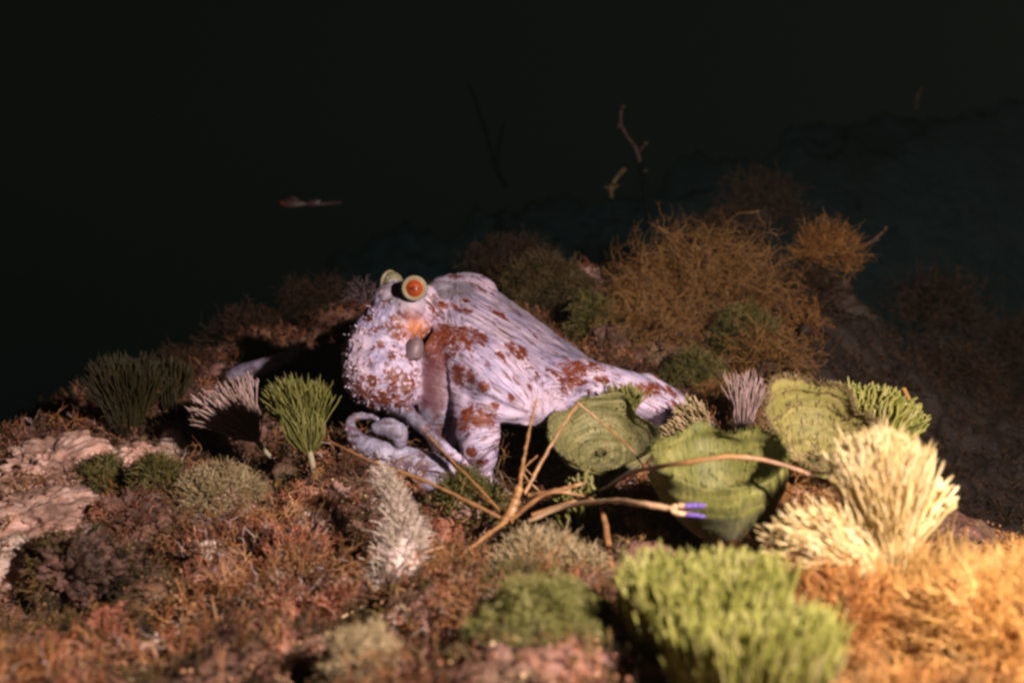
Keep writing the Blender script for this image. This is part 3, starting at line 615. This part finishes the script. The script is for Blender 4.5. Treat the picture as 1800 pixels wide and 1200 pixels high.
# a few pale suckers on the curled front arms
ok_ = 0
for px, py, rr in ((634, 800, 4.5), (650, 808, 5), (668, 814, 5), (686, 819, 5), (704, 822, 5), (722, 826, 5), (738, 832, 4.5), (622, 786, 4), (614, 770, 3.6), (609, 754, 3.2), (613, 740, 2.8), (624, 730, 2.4), (640, 727, 2.2), (752, 764, 2.6), (764, 777, 2.5), (776, 789, 2.3), (789, 800, 2.2)):
    r = ray(px, py); h = ohit.bvh.ray_cast(Vector(CAM), Vector(r / np.linalg.norm(r)))
    if h[0] is None: continue
    c = np.array(h[0]); f = np.array(h[1]); f = f if f @ r < 0 else -f
    a_ = unit(np.cross(f, [0, 0, 1.0])); b_ = np.cross(a_, f); R = rr * pxm(1.02); t = np.linspace(0, 2 * math.pi, 25)
    pth = c + f * R * .15 + (a_ * np.cos(t)[:, None] + b_ * np.sin(t)[:, None]) * R * .75
    Vr, Qr, Ar = tubes(pth[None], np.full((1, 25), R * .3), 7)
    mk('sucker', Vr, Qr, M['sucker'], octo)
# ------------------------------------------------------------------ green cups and funnels
def bowl(s): return np.sin(s * math.pi / 2 * .98) ** .8, 1 - np.cos(s * math.pi / 2 * .9)
def funnel(s): return .10 + .90 * np.sin(s * math.pi / 2) ** .85, s ** 1.1
cup('cup_algae', 'round green cup seaweed with a ringed bowl right in front of the octopus arm', P(1060, 757, .96), (-.02, -.50, .86), 93 * pxm(.96), .034, M['cup'], bowl, wave=.14, ridges=6, ramp_=.0008, seed=3, stem=.03, fringe=M['brush_green'], fr=(.003, 500), group='green cup seaweeds')
cup('cup_algae', 'large deep green funnel seaweed with a broad rim crossed by the arching brown stalk', P(1268, 800, .785), (-.10, -.14, 1), 121 * pxm(.785), .063, M['cup_big'], funnel, wave=.14, ridges=5, ramp_=.0006, seed=8, stem=.03, fringe=M['brush_green'], fr=(.004, 700), group='green cup seaweeds')
cup('cup_algae', 'ragged yellow green cup seaweed above the bleached cream brush', P(1446, 752, .90), (.02, -.50, .9), 100 * pxm(.90), .042, M['cup_yel'], bowl, wave=.2, ridges=5, ramp_=.0008, seed=14, stem=.03, fringe=M['tan'], fr=(.005, 2600), group='green cup seaweeds')
# ------------------------------------------------------------------ shaving brushes
bs = 'shaving brush seaweeds'
brush('brush_algae', 'small green fan of brush seaweed on a pale stem left of the octopus', P(552, 842, 1.0), (-.13, -.02, 1), .020, .060, .48, 720, .00055, M['brush_green'], M['stem'], bs, mess=1.8, flat=.35, side=(1, 0, 0), bend=.15)
brush('brush_algae', 'dark olive fan brush seaweed standing at the reef edge far left', P(228, 800, 1.18), (-.03, .1, 1), .012, .080, .60, 620, .0006, M['brush_dark'], M['stem_g'], bs, flat=.45, side=(1, 0, 0), bend=.1)
brush('brush_algae', 'faded lilac brush seaweed splayed leftward behind the small green fan', P(470, 795, 1.10), (-.62, .1, .75), .012, .062, .62, 420, .0009, M['brush_lilac'], M['stem'], bs, flat=.8, bend=.1)
brush('brush_algae', 'tall green brush seaweed on the right edge behind the yellow green cup', P(1500, 850, 1.02), (.28, .05, .92), .008, .069, .62, 800, .0014, M['brush_front'], M['stem_g'], bs, flat=.7, bend=.15, tipr=1.6)
brush('brush_algae', 'big bleached cream brush seaweed drooping at right, spiky at its side', P(1572, 1085, .71), (-.14, .02, 1), .012, .096, .31, 5600, .0005, M['bleached'], M['stem'], bs, flat=.9, bend=.1, lenvar=.42, tipr=.6)
brush('brush_algae', 'bleached straw coloured brush pointing left below the cream brush', P(1560, 1035, .685), (-.8, -.10, .55), .006, .062, .36, 1100, .0006, M['bleached'], M['stem'], bs, mess=2.2, flat=.8, bend=.1, lenvar=.35)
brush('brush_algae', 'few stiff cream filaments jutting right from the cream brush', P(1560, 1000, .71), (.50, .0, .85), .004, .054, .22, 46, .0013, M['bleached'], M['stem'], bs, flat=.5, lenvar=.3, tipr=2.2)
brush('brush_algae', 'mint green brush seaweed hanging under the forked twig', P(1035, 1010, .88), (-.05, -.1, 1), .004, .058, .42, 180, .0013, M['brush_green'], M['stem_g'], bs, flat=.6, tipr=2.0)
brush('brush_algae', 'wide bright green brush seaweed in the foreground with thick upright filaments', P(1225, 1300, .60), (.0, .02, 1), .010, .077, .26, 4800, .0006, M['brush_front'], M['stem_g'], bs, flat=.9, bend=.2, tipr=1.6, lenvar=.24, basew=.020)
brush('brush_algae', 'second bright green brush in front of the foreground brush, cut by the frame', P(1300, 1390, .56), (.04, .02, 1), .008, .080, .26, 3200, .0006, M['brush_front'], M['stem_g'], bs, flat=.9, bend=.2, tipr=1.6, lenvar=.24, basew=.020)
brush('brush_algae', 'small yellowish brush tucked beside the tip of the octopus arm', P(1262, 800, 1.02), (-.65, -.2, .6), .004, .046, .60, 260, .0010, M['tan'], M['stem_g'], bs, flat=.9, tipr=1.2)
brush('brush_algae', 'thin lilac grey tuft behind the rim of the deep green funnel', P(1305, 775, 1.08), (.02, .05, 1), .004, .048, .45, 120, .0006, M['brush_lilac'], M['stem'], bs, flat=.7)
brush('brush_algae', 'small green tuft rising behind the ringed green cup', P(1095, 760, 1.03), (.05, .05, 1), .004, .036, .55, 90, .0009, M['brush_green'], M['stem_g'], bs)
brush('brush_algae', 'little dull olive brush beside the far left fan', P(300, 760, 1.22), (.15, .1, 1), .004, .070, .30, 110, .0008, M['brush_dark'], M['stem_g'], bs, flat=.6)
# bleached fuzzy stalk leaning in the foreground
st_ = empty('fuzzy_stalk', P(672, 1100, .80), 'pale fuzzy seaweed stalk leaning upright in the left foreground', 'algae')
pth = catmull([P(*c_) for c_ in ((650, 1130, .77), (668, 1060, .785), (702, 990, .79), (712, 945, .81), (694, 890, .83), (672, 835, .86))], 60)
rr_ = np.interp(np.linspace(0, 1, 60), [0, .15, .4, .6, .85, 1], [.005, .010, .0150, .0085, .0060, .002]); rr_ *= 1 + .15 * rng.normal(size=60)
Vt, Qt, At = tubes(pth[None], rr_[None] * .8, 24); Vt = Vt + fbm(Vt, 260, 2, 5)[:, None] * .0014 * unit(Vt - np.repeat(pth, 24, 0)); mk('stalk', Vt, Qt, M['pale_fuzz'], st_, At)
k_ = rng.integers(0, 60, 1300); pd = unit(rng.normal(size=(1300, 3))); s_ = pth[k_] + pd * rr_[k_][:, None] * .7
mk('fuzz', *join(grow(s_, pd + [0, 0, .5], .007, .00045, 2, 2, .5, npt=3, k=3)[:2])[:3][:2], M['pale_fuzz'], st_)
k_ = rng.integers(4, 40, 130); pd = unit(rng.normal(size=(130, 3)) * [1, .5, .5]); s_ = pth[k_] + pd * rr_[k_][:, None] * .7
mk('spike', *join(grow(s_, pd + [0, 0, .7], .016, .0008, 1, 1, .5, npt=4, k=4))[:2], M['pale_fuzz'], st_)
# ------------------------------------------------------------------ dead grass stalk and twigs
tw = empty('dry_stalk', P(905, 910, .84), 'dry brown grass stalk with thin blades radiating from its sheath in front of the octopus', 'twig')
twigs('sheath', M['twig'], [([(890, 918, .84), (905, 885, .845), (915, 845, .855)], .0048, .0020)], tw, k=10, knots=False)
twigs('blade', M['twig'], [
 ([(912, 860, .85), (922, 800, .87), (934, 740, .89), (944, 700, .90)], 0.00156, 0.00066),
 ([(922, 868, .85), (950, 815, .86), (985, 755, .87), (1016, 708, .88)], 0.00139, 0.00090),
 ([(1016, 708, .88), (1060, 745, .88), (1105, 785, .87), (1132, 820, .87)], 0.00090, 0.00066),
 ([(885, 905, .85), (835, 850, .87), (785, 800, .89), (735, 745, .91)], 0.00115, 0.00066),
 ([(890, 915, .84), (820, 880, .85), (740, 842, .87), (640, 805, .89), (565, 768, .92)], 0.00148, 0.00082),
 ([(878, 898, .85), (840, 868, .88), (790, 835, .90), (740, 825, .92)], 0.00098, 0.00057),
 ([(890, 915, .84), (850, 945, .82), (800, 985, .80), (740, 1030, .78), (670, 1085, .76)], 0.00164, 0.00082),
 ([(930, 870, .85), (975, 862, .84), (1030, 848, .84)], 0.00156, 0.00123),
 ([(935, 905, .84), (1000, 885, .84), (1060, 862, .85), (1110, 830, .79), (1160, 820, .745), (1210, 812, .725), (1300, 802, .72), (1390, 822, .72), (1490, 862, .72), (1570, 890, .72)], 0.00180, 0.00107),
 ([(900, 912, .84), (960, 868, .835), (1020, 870, .835), (1085, 898, .83)], 0.00164, 0.00082),
 ([(1058, 890, .83), (1070, 960, .80), (1078, 1040, .76), (1100, 1110, .70), (1130, 1180, .66)], 0.00197, 0.00197),
 ([(945, 800, .9), (920, 830, .9), (955, 870, .9)], 0.00074, 0.00057)], tw)
ft = empty('forked_twig', P(1010, 892, .83), 'pale tan twig ending in a fork with two violet tips beside the funnel', 'twig')
twigs('twig', M['twig_pale'], [([(930, 915, .83), (1000, 888, .81), (1080, 880, .765), (1130, 886, .735), (1185, 895, .722)], .0015, .0018)], ft, knots=False)
twigs('prong', M['twig_pale'], [([(1180, 893, .722), (1195, 889, .721), (1213, 889, .72)], .0018, .0012), ([(1180, 897, .722), (1197, 902, .721), (1214, 904, .72)], .0018, .0012)], ft, knots=False)
twigs('prong_tip', M['violet'], [([(1207, 889, .7195), (1222, 888, .719), (1240, 888, .718)], .0018, .0012), ([(1208, 904, .7195), (1222, 905, .719), (1240, 908, .718)], .0013, .0009)], ft, knots=False)
for lab, ln in (('thin straw twig crossing the dark hollow at lower left', ([(560, 1050, .80), (610, 1020, .80), (650, 1000, .79), (780, 960, .79)], .0008, .0006)),
                ('short twig with a bead leaning behind the green brush at right', ([(1588, 682, 1.0), (1600, 705, 1.0), (1612, 730, 1.0)], .0020, .0013)),
                ('thin straw blade lying on red turf below the fuzzy stalk', ([(600, 1085, .74), (655, 1055, .75), (700, 1010, .78)], .0008, .0005))):
    pw = catmull([P(*p) for p in ln[0]], 16); Vt, Qt, At = tubes(pw[None], np.linspace(ln[1], ln[2], 16)[None], 6)
    o = mk('twig', Vt, Qt, M['twig_pale'] if 'straw' in lab else M['orange'], None, At, origin=pw[0]); tag(o, lab, 'twig')
# ------------------------------------------------------------------ cushions and bushes in front
cg = 'rounded seaweed cushions'
def CL(px, py, d, rx, ry, n, L, r, mat, core, lab, **kw):
    s = pxm(d); clump(kw.pop('name', 'cushion_algae'), lab, P(px, py, d), rx * s, max(rx, ry) * s * .8, ry * s, n, L, r, mat, core, group=kw.pop('group', cg), **kw)
CL(950, 1135, .60, 132, 92, 6500, .0045, .00038, M['brush_green'], M['olive_core'] if 'olive_core' in M else M['cup'], 'velvety green cushion seaweed in the foreground, left of the big brush', wig=.4)
CL(632, 1168, .60, 56, 48, 2400, .005, .0004, M['tan'], M['cup'], 'small pale olive cushion at the bottom edge of the picture')
CL(960, 1010, .78, 88, 46, 1700, .010, .00055, M['tan'], M['goldrock'], 'tan shaggy seaweed cushion under the dry stalk')
CL(388, 890, .96, 66, 52, 1500, .009, .0005, M['tan'], M['pinkrock'], 'pale tan shaggy cushion on the left slope')
CL(275, 850, .98, 32, 36, 700, .008, .0006, M['olive'], M['mound'], 'dull green cushion between pale sand and dark hollow')
CL(182, 845, 1.0, 26, 36, 600, .007, .0006, M['olive'], M['mound'], 'small olive tuft between two pale sandy rocks')
CL(825, 895, .90, 60, 50, 900, .008, .0006, M['olive'], M['pinkrock'], 'grey green cushion behind the dry blades left of the sheath')
CL(930, 1050, .72, 70, 36, 900, .008, .0005, M['olive'], M['mound'], 'shaded olive growth above the velvety cushion')
CL(1130, 905, .84, 36, 30, 600, .006, .0005, M['turf_orange'], M['goldrock'], 'rusty lump right of the stalk, below the violet tips')
sg = 'straw coloured branching bushes'
CL(1660, 1165, .68, 150, 70, 2000, .022, .00055, M['straw'], M['turf_core'] if 'turf_core' in M else M['goldrock'], 'dense straw coloured branching bush filling the lower right', name='bush_algae', group=sg, levels=3, ang=.5, wig=.18, corescale=.7)
CL(1800, 1180, .62, 120, 70, 1300, .022, .00055, M['straw'], M['goldrock'], 'straw coloured branching bush cut by the right edge', name='bush_algae', group=sg, levels=3, ang=.5, wig=.18, corescale=.7)
CL(1450, 1140, .66, 80, 60, 900, .018, .0007, M['turf_orange'], M['mound'], 'brown branching bush between green brush and straw bush', name='bush_algae', group=sg, levels=3, ang=.5, wig=.18, corescale=.75)
an = empty('antler_algae', P(1690, 1010, .78), 'single orange antler shaped sprig standing out against the dark', 'algae')
twigs('branch', M['straw'], [([(1640, 1040, .76), (1690, 1012, .77), (1730, 998, .77), (1750, 978, .77), (1756, 958, .77)], .0028, .0014), ([(1748, 980, .77), (1765, 978, .77), (1782, 974, .77)], .0016, .0010), ([(1705, 1005, .77), (1740, 1004, .77), (1765, 1008, .77)], .0016, .0010), ([(1735, 992, .77), (1742, 975, .77)], .001, .0007)], an, knots=False)
# ------------------------------------------------------------------ rocks
rk = 'rocks in the turf'
def RK(px, py, d, rx, ry, mat, lab, seed, **kw):
    s = pxm(d); c = P(px, py, d); o = rock('rock', lab, c, rx * s, rx * s * .8, ry * s, mat, seed, group=rk, **kw)
    if mat in (M['sandrock'], M['goldrock'], M['mound']): return
    co = np.empty(len(o.data.vertices) * 3); o.data.vertices.foreach_get('co', co); co = co.reshape(-1, 3) + np.array(o.location)
    k_ = rng.choice(len(co), 260 + int(rx * 9)); dd_ = unit(co[k_] - c); keep = fbm(co[k_], 60, 2, seed) > -.15; k_ = k_[keep]; dd_ = dd_[keep]
    V_, Q_, A_ = join(grow(co[k_], dd_ + rng.normal(size=dd_.shape) * .5 + [0, 0, .3], .008, .0005, 2, 2, .7, wig=.4, k=3))
    mk('turf', V_, Q_, M['turf_red'] if seed % 3 else M['turf_olive'], o, A_)
RK(95, 838, 1.03, 112, 56, M['sandrock'], 'broad pale pink sandy rock near the left edge', 1)
RK(80, 920, .94, 118, 50, M['sandrock'], 'pale pink sandy rock slab at left, lower of the two', 2)
RK(238, 808, 1.05, 50, 26, M['sandrock'], 'small pale sandy rock at the foot of the olive fan', 3)
RK(1350, 985, .80, 62, 50, M['goldrock'], 'brightly lit golden rubble rock right of the funnel stem', 4, rough=.5)
RK(1030, 500, 1.50, 26, 30, M['pinkrock'], 'pinkish knob on the dark slope behind the octopus', 5)
RK(1080, 600, 1.34, 40, 34, M['darkrock'], 'dark knobby rock beside the octopus web', 6)
RK(570, 900, .96, 40, 44, M['pinkrock'], 'reddish pink rock knob below the small green fan', 7, rough=.5)
RK(330, 700, 1.24, 46, 30, M['darkrock'], 'dark purple rock behind the far left brushes', 8)
RK(1180, 940, .84, 50, 36, M['darkrock'], 'dark rock in the shade under the deep green funnel', 9)
RK(1400, 570, 1.66, 120, 76, M['mound'], 'dark reef mound under the rust brown bush', 11)
RK(1500, 640, 1.75, 60, 52, M['mound'], 'round brown sponge mound in the dark at right', 10, rough=.2)
for q_, (px, py, d, r_, mm, lab) in enumerate((
 (800, 1040, .76, 44, 'redknob', 'bright rusty red knob right of the fuzzy stalk'),
 (600, 1075, .76, 34, 'redknob', 'rusty red knob left of the fuzzy stalk foot'),
 (490, 1090, .76, 40, 'redknob', 'low rusty red lump in the lower left turf'),
 (640, 1110, .74, 22, 'pinkrock', 'little pink knob at the foot of the fuzzy stalk'),
 (430, 960, .88, 40, 'pinkrock', 'pink brown lump on the left slope below the shaggy cushion'),
 (330, 980, .88, 36, 'darkrock', 'dark lump in the left turf'),
 (130, 1000, .86, 70, 'darkrock', 'broad dark lump below the sandy rock slab'),
 (230, 905, .92, 44, 'darkrock', 'dark purple rock beside a hollow at left'),
 (610, 845, 1.0, 34, 'darkrock', 'dark reddish rock right of the pale stem'),
 (180, 1110, .72, 50, 'redknob', 'red brown lump near the lower left corner'),
 (520, 985, .86, 50, 'darkrock', 'dark rock in the hollow left of the fuzzy stalk'),
 (760, 930, .88, 30, 'redknob', 'small dark red knob behind the fuzzy stalk'),
 (1620, 985, .80, 44, 'redknob', 'reddish knob between cream brush and straw bush'))):
    RK(px, py, d, r_, r_ * .8, M[mm], lab, 30 + q_, rough=.5)
# ------------------------------------------------------------------ brown bushes on the reef behind
bb = 'brown branching bushes on the reef behind'
def BB(px, py, d, rx, ry, n, L, mat, lab, lv=3, r=.00055, core='mound', **kw):
    s = pxm(d); clump('bush_algae', lab, P(px, py, d), rx * s, max(rx, ry) * s * .6, ry * s, n, L, r, M[mat], M[core], group=bb, levels=lv, ang=.75, wig=.42, k=3, corescale=kw.get('cs', .42))
BB(1225, 535, 1.44, 100, 60, 420, .036, 'brown', 'largest brown branching bush behind the right arm of the octopus', 4)
BB(1140, 590, 1.36, 46, 40, 180, .030, 'brown', 'brown lacy bush draping down beside the octopus web', 4)
BB(1455, 448, 1.55, 36, 24, 240, .022, 'orange', 'rust brown bush lit against dark water at upper right', 3)
BB(1310, 598, 1.34, 52, 44, 900, .010, 'olive', 'green rounded bush among the brown branches', 3)
BB(1220, 660, 1.27, 44, 30, 700, .009, 'olive', 'mossy green bush just above the octopus arm', 3)
BB(1350, 650, 1.30, 44, 34, 160, .026, 'brown', 'thin wiry brown bush below the green rounded bush', 3, cs=.5)
BB(1415, 580, 1.42, 22, 24, 40, .022, 'orange', 'sparse pale wiry sprig right of the green rounded bush', 3, cs=.4)
BB(960, 520, 1.46, 70, 56, 1300, .012, 'olive_brown', 'dark speckled olive bush directly behind the octopus', 3)
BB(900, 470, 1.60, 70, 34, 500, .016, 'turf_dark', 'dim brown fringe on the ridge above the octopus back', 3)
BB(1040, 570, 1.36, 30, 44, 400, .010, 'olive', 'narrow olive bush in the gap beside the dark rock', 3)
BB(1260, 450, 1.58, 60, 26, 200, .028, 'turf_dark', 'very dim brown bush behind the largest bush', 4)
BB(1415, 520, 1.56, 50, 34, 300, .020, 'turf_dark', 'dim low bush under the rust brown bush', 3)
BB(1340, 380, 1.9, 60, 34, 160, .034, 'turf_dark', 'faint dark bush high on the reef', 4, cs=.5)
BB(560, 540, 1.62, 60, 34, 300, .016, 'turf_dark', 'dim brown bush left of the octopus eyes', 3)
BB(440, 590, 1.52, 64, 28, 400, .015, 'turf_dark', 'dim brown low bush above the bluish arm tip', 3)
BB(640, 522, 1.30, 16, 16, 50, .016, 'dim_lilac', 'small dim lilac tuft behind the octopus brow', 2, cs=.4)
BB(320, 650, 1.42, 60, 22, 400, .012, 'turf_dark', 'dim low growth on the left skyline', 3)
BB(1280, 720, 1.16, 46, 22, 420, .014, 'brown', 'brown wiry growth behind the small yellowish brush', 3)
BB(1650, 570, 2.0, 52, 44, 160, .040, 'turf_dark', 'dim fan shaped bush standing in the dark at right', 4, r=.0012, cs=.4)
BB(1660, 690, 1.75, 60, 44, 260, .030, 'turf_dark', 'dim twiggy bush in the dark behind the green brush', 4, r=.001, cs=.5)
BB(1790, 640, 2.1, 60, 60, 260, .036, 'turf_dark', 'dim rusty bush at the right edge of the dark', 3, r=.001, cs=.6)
# ------------------------------------------------------------------ faint things in open water
def whip(name, lab, lines, cat, mat=M['whip'], beads=(), foot=None):
    r_ = empty(name, P(*lines[0][0][0]), lab, cat); twigs('branch', mat, lines, r_, k=6)
    if foot: twigs('foot', M['foot'], [(foot, lines[0][1] * .9, lines[0][1])], r_, k=6)
    for px, py, d, rp_ in beads:
        v, f = ico(3); mk('polyp', P(px, py, d) + v * rp_ * pxm(d) * (1 + .2 * fbm(v, 2, 2, 3))[:, None], f, M['olive_brown'], r_)
whip('sea_whip', 'orange forked sea whip with pale tips standing in the dark water', [([(1125, 285, 2.0), (1118, 262, 2.0), (1104, 242, 2.0), (1093, 222, 2.0), (1091, 200, 2.0), (1095, 186, 2.0)], .0040, .0018), ([(1122, 270, 2.0), (1130, 258, 2.0), (1135, 251, 2.0)], .003, .002)], 'sea whip', foot=[(1140, 395, 2.0), (1133, 330, 2.0), (1125, 286, 2.0)], beads=((1095, 188, 1.99, 4), (1088, 222, 1.99, 4), (1135, 252, 1.99, 4), (1134, 300, 1.99, 4)))
whip('sea_whip', 'dark thin sea whip near the top right', [([(1610, 190, 2.6), (1613, 170, 2.6), (1621, 152, 2.6)], .005, .003)], 'sea whip', M['turf_dark'])
whip('sea_whip', 'barely visible sea whip left of the orange one', [([(890, 330, 3.0), (870, 290, 3.0), (850, 220, 3.0), (822, 140, 3.0)], .006, .003), ([(872, 300, 3.0), (878, 250, 3.0), (886, 215, 3.0)], .005, .003)], 'sea whip', M['foot'])
whip('sea_whip', 'curled rusty tendril beside the upper right bush', [([(1505, 440, 1.55), (1530, 425, 1.55), (1552, 408, 1.55), (1558, 398, 1.55)], .003, .0014), ([(1525, 430, 1.55), (1545, 420, 1.55)], .002, .001)], 'sea whip')
whip('knobby_sprig', 'pale knobby sprig on the dark ridge', [([(1075, 348, 2.1), (1074, 336, 2.1), (1072, 326, 2.1)], .0025, .005), ([(1074, 334, 2.1), (1062, 328, 2.1)], .004, .002), ([(1074, 332, 2.1), (1088, 326, 2.1)], .004, .002), ([(1078, 322, 2.1), (1090, 305, 2.1), (1100, 296, 2.1)], .003, .004)], 'sprig', M['olive_brown'], foot=[(1086, 410, 2.1), (1080, 375, 2.1), (1075, 347, 2.1)])
# small fish
fr_ = empty('fish', P(515, 358, 1.9), 'small reddish brown fish hanging in the dark water at left', 'fish')
v, f = ico(5); L_ = 25 * pxm(1.9)
xx = v[:, 0]; prof = (1 - .55 * np.clip(xx, 0, 1) ** 1.5)
body = P(515, 358, 1.9) + RT * (xx * L_)[:, None] + FWD * (v[:, 1] * L_ * .16 * prof)[:, None] + UP * (v[:, 2] * L_ * .34 * prof)[:, None]
M['fish'] = simple('reddish_fish', (.03, .009, .005), .5); M['fish_tail'] = simple('dark_fish_fin', (.05, .03, .03), .4)
mk('body', body, f, M['fish'], fr_)
def fin(name, pts, th=.0012):
    W = np.array([P(*p) for p in pts]); n_ = len(W); V_ = np.concatenate([W - FWD * th, W + FWD * th]); c1, c2 = W.mean(0) - FWD * th, W.mean(0) + FWD * th; V_ = np.vstack([V_, c1, c2])
    F_ = []
    for i_ in range(n_):
        j_ = (i_ + 1) % n_; F_ += [[i_, j_, 2 * n_], [j_ + n_, i_ + n_, 2 * n_ + 1], [i_, i_ + n_, j_], [j_, i_ + n_, j_ + n_]]
    mk(name, V_, np.array(F_), M['fish_tail'], fr_)
fin('tail_fin', [(537, 356, 1.9), (556, 350, 1.91), (566, 352, 1.91), (560, 357, 1.91), (600, 354, 1.93), (602, 358, 1.93), (560, 361, 1.91), (552, 364, 1.91), (538, 361, 1.9)])
fin('dorsal_fin', [(503, 350, 1.9), (515, 345, 1.9), (527, 350, 1.9), (525, 354, 1.9), (505, 354, 1.9)])
v3, f3 = ico(3); mk('eye', P(495, 356, 1.885) + v3 * .0028, f3, M['pupil'], fr_)
# ------------------------------------------------------------------ far reef ridge
rp_ = np.array([(-200, 1100), (100, 900), (300, 700), (600, 450), (850, 368), (1000, 346), (1100, 330), (1200, 290), (1330, 262), (1400, 232), (1500, 222), (1600, 205), (1700, 168), (1850, 150), (2300, 120)], float)
xs = np.linspace(-200, 2300, 420); ys = np.interp(xs, rp_[:, 0], rp_[:, 1]); tt_ = np.linspace(0, 1, 60)
H = np.zeros((420, 60, 3))
for j_, t_ in enumerate(tt_):
    for i_ in range(420):
        H[i_, j_] = P(xs[i_], ys[i_], 4.2) + np.array([0, -.9 * t_, -.5 * t_ - 1.6 * t_ ** 2])
Hf = H.reshape(-1, 3); Hf = Hf + fbm(Hf, 5, 5, 21, .55)[:, None] * np.array([0, .05, .075])
back = H[:, 0] + np.array([0, 2.5, -1.5]); Hf = np.vstack([Hf, back])
i_, j_ = np.meshgrid(np.arange(419), np.arange(59), indexing='ij'); qf = np.stack([i_ * 60 + j_, i_ * 60 + j_ + 1, (i_ + 1) * 60 + j_ + 1, (i_ + 1) * 60 + j_], -1).reshape(-1, 4)
k1 = np.arange(419); bq = np.stack([k1 * 60, (k1 + 1) * 60, 420 * 60 + k1 + 1, 420 * 60 + k1], 1)
M['ridge'] = rock_mat('dark_teal_far_reef', (.002, .022, .027), (.004, .037, .046), (.012, .038, .043), .12)
tag(mk('reef_hill', Hf, np.concatenate([qf, bq]), M['ridge']), kind='structure')
# ------------------------------------------------------------------ turf: countless small tufts over the seabed
gn = np.cross(near[GQ[:, 1]] - near[GQ[:, 0]], near[GQ[:, 3]] - near[GQ[:, 0]]); area = np.linalg.norm(gn, axis=1); gnn = unit(gn)
ctr = near[GQ].mean(1); rel_ = ctr - CAM; dep = rel_ @ FWD
with np.errstate(all='ignore'):
    sx = 900 + (rel_ @ RT) / dep / T * 900; sy = 600 - (rel_ @ UP) / dep / T * 900
vis = (dep > .4) & (sx > -150) & (sx < 1950) & (sy < 1300) & (dep < 2.4) & (ctr[:, 1] < .9)
sz = sand[GQ].mean(1)
pn = fbm(ctr, 11, 3, 77)
def turf(name, lab, sel, count, L, r, mat, levels=2, kids=2):
    w = area * sel * vis; w = w / w.sum(); idx = rng.choice(len(w), count, p=w)
    s = ctr[idx] + rng.normal(size=(count, 3)) * .0015 - gnn[idx] * .001
    d = unit(gnn[idx] + np.array([0, -.15, .35]) + rng.normal(size=(count, 3)) * .55)
    V_, Q_, A_ = join(grow(s, d, L, r, levels, kids, .7, wig=.4, npt=4, k=3))
    tag(mk(name, V_, Q_, mat, None, A_), lab, 'turf', kind='stuff')
dl = 1 / np.maximum(dep, .5) ** 1.2
lit = (sz < .45) * dl
rgt = np.clip((sx - 1250) / 150, 0, 1)
turf('red_turf', 'reddish brown turf algae covering the seabed', lit * (pn > -.15) * (1 - rgt), 19000, .011, .00058, M['turf_red'])
turf('tangled_turf', 'tangled tan brown branching turf in patches on the slope', lit * (pn > .05) * (1 - rgt) * (dep < 1.2), 2600, .019, .0006, M['tangle'], 3)
turf('olive_turf', 'olive turf algae patches over the seabed', lit * (pn <= .1) * (1 - rgt), 12000, .0095, .00055, M['turf_olive'])
turf('orange_turf', 'orange brown branching turf on the right slope', lit * rgt * (dep < .86), 8000, .012, .0007, M['turf_orange'], 3)
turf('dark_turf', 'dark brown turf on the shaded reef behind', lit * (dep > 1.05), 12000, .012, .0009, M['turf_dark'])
turf('sand_fuzz', 'sparse pale fuzz on the sandy patches', (sz >= .3) * dl, 2500, .004, .0005, M['tan'], 1)
turf('pale_sprigs', 'scattered pale pink sprigs among the turf', lit * (dep < 1.25) * (pn > .1) * (1 - rgt), 1500, .012, .0008, M['brush_lilac'])
# grains and shell bits
ng = 5200; w = area * vis * (dep < 1.2) * dl; idx = rng.choice(len(w), ng, p=w / w.sum()); v, f = ico(1)
sc = np.minimum(rng.lognormal(-6.85, .4, ng), .0014); V_ = (ctr[idx] + gnn[idx] * sc[:, None] * 1.5 + np.array([0, 0, .002]))[:, None] + v[None] * sc[:, None, None] * rng.uniform(.6, 1.3, (ng, 1, 3))
F_ = (f[None] + (np.arange(ng) * len(v))[:, None, None]).reshape(-1, 3)
m_, n_, b_ = newmat('shell_grains'); r_ = ramp(n_, attr(n_, 'rnd'), [(0, (.08, .03, .015)), (.4, (.28, .12, .06)), (.75, (.44, .26, .12)), (1, (.62, .46, .26))]); n_.links.new(r_.outputs[0], b_.inputs['Base Color']); b_.inputs['Roughness'].default_value = .22
tag(mk('shell_grains', V_.reshape(-1, 3), F_, m_, attrs={'rnd': np.repeat(rng.random(ng) ** 1.5, len(v))}), 'tiny shell bits and grains scattered on the seabed', 'shell grains', kind='stuff')
# ------------------------------------------------------------------ the water itself, lit by the torch
import bmesh
hm = bpy.data.materials.new('sea_water_haze'); hm.use_nodes = True; hn = hm.node_tree; hn.nodes.clear()
ho = hn.nodes.new('ShaderNodeOutputMaterial'); pv_ = hn.nodes.new('ShaderNodeVolumePrincipled'); hn.links.new(pv_.outputs[0], ho.inputs['Volume'])
pv_.inputs['Color'].default_value = (.50, .62, .52, 1); pv_.inputs['Density'].default_value = .0055; pv_.inputs['Anisotropy'].default_value = .2
hb = bmesh.new(); bmesh.ops.create_cube(hb, size=1); hme = bpy.data.meshes.new('haze'); hb.to_mesh(hme); hb.free(); hme.materials.append(hm)
hz = bpy.data.objects.new('haze', hme); col.objects.link(hz); hz.location = (0, 3, -1.6); hz.scale = (24, 14, 7.4); tag(hz, 'thin haze of sea water lit by the torch', 'haze', kind='stuff')
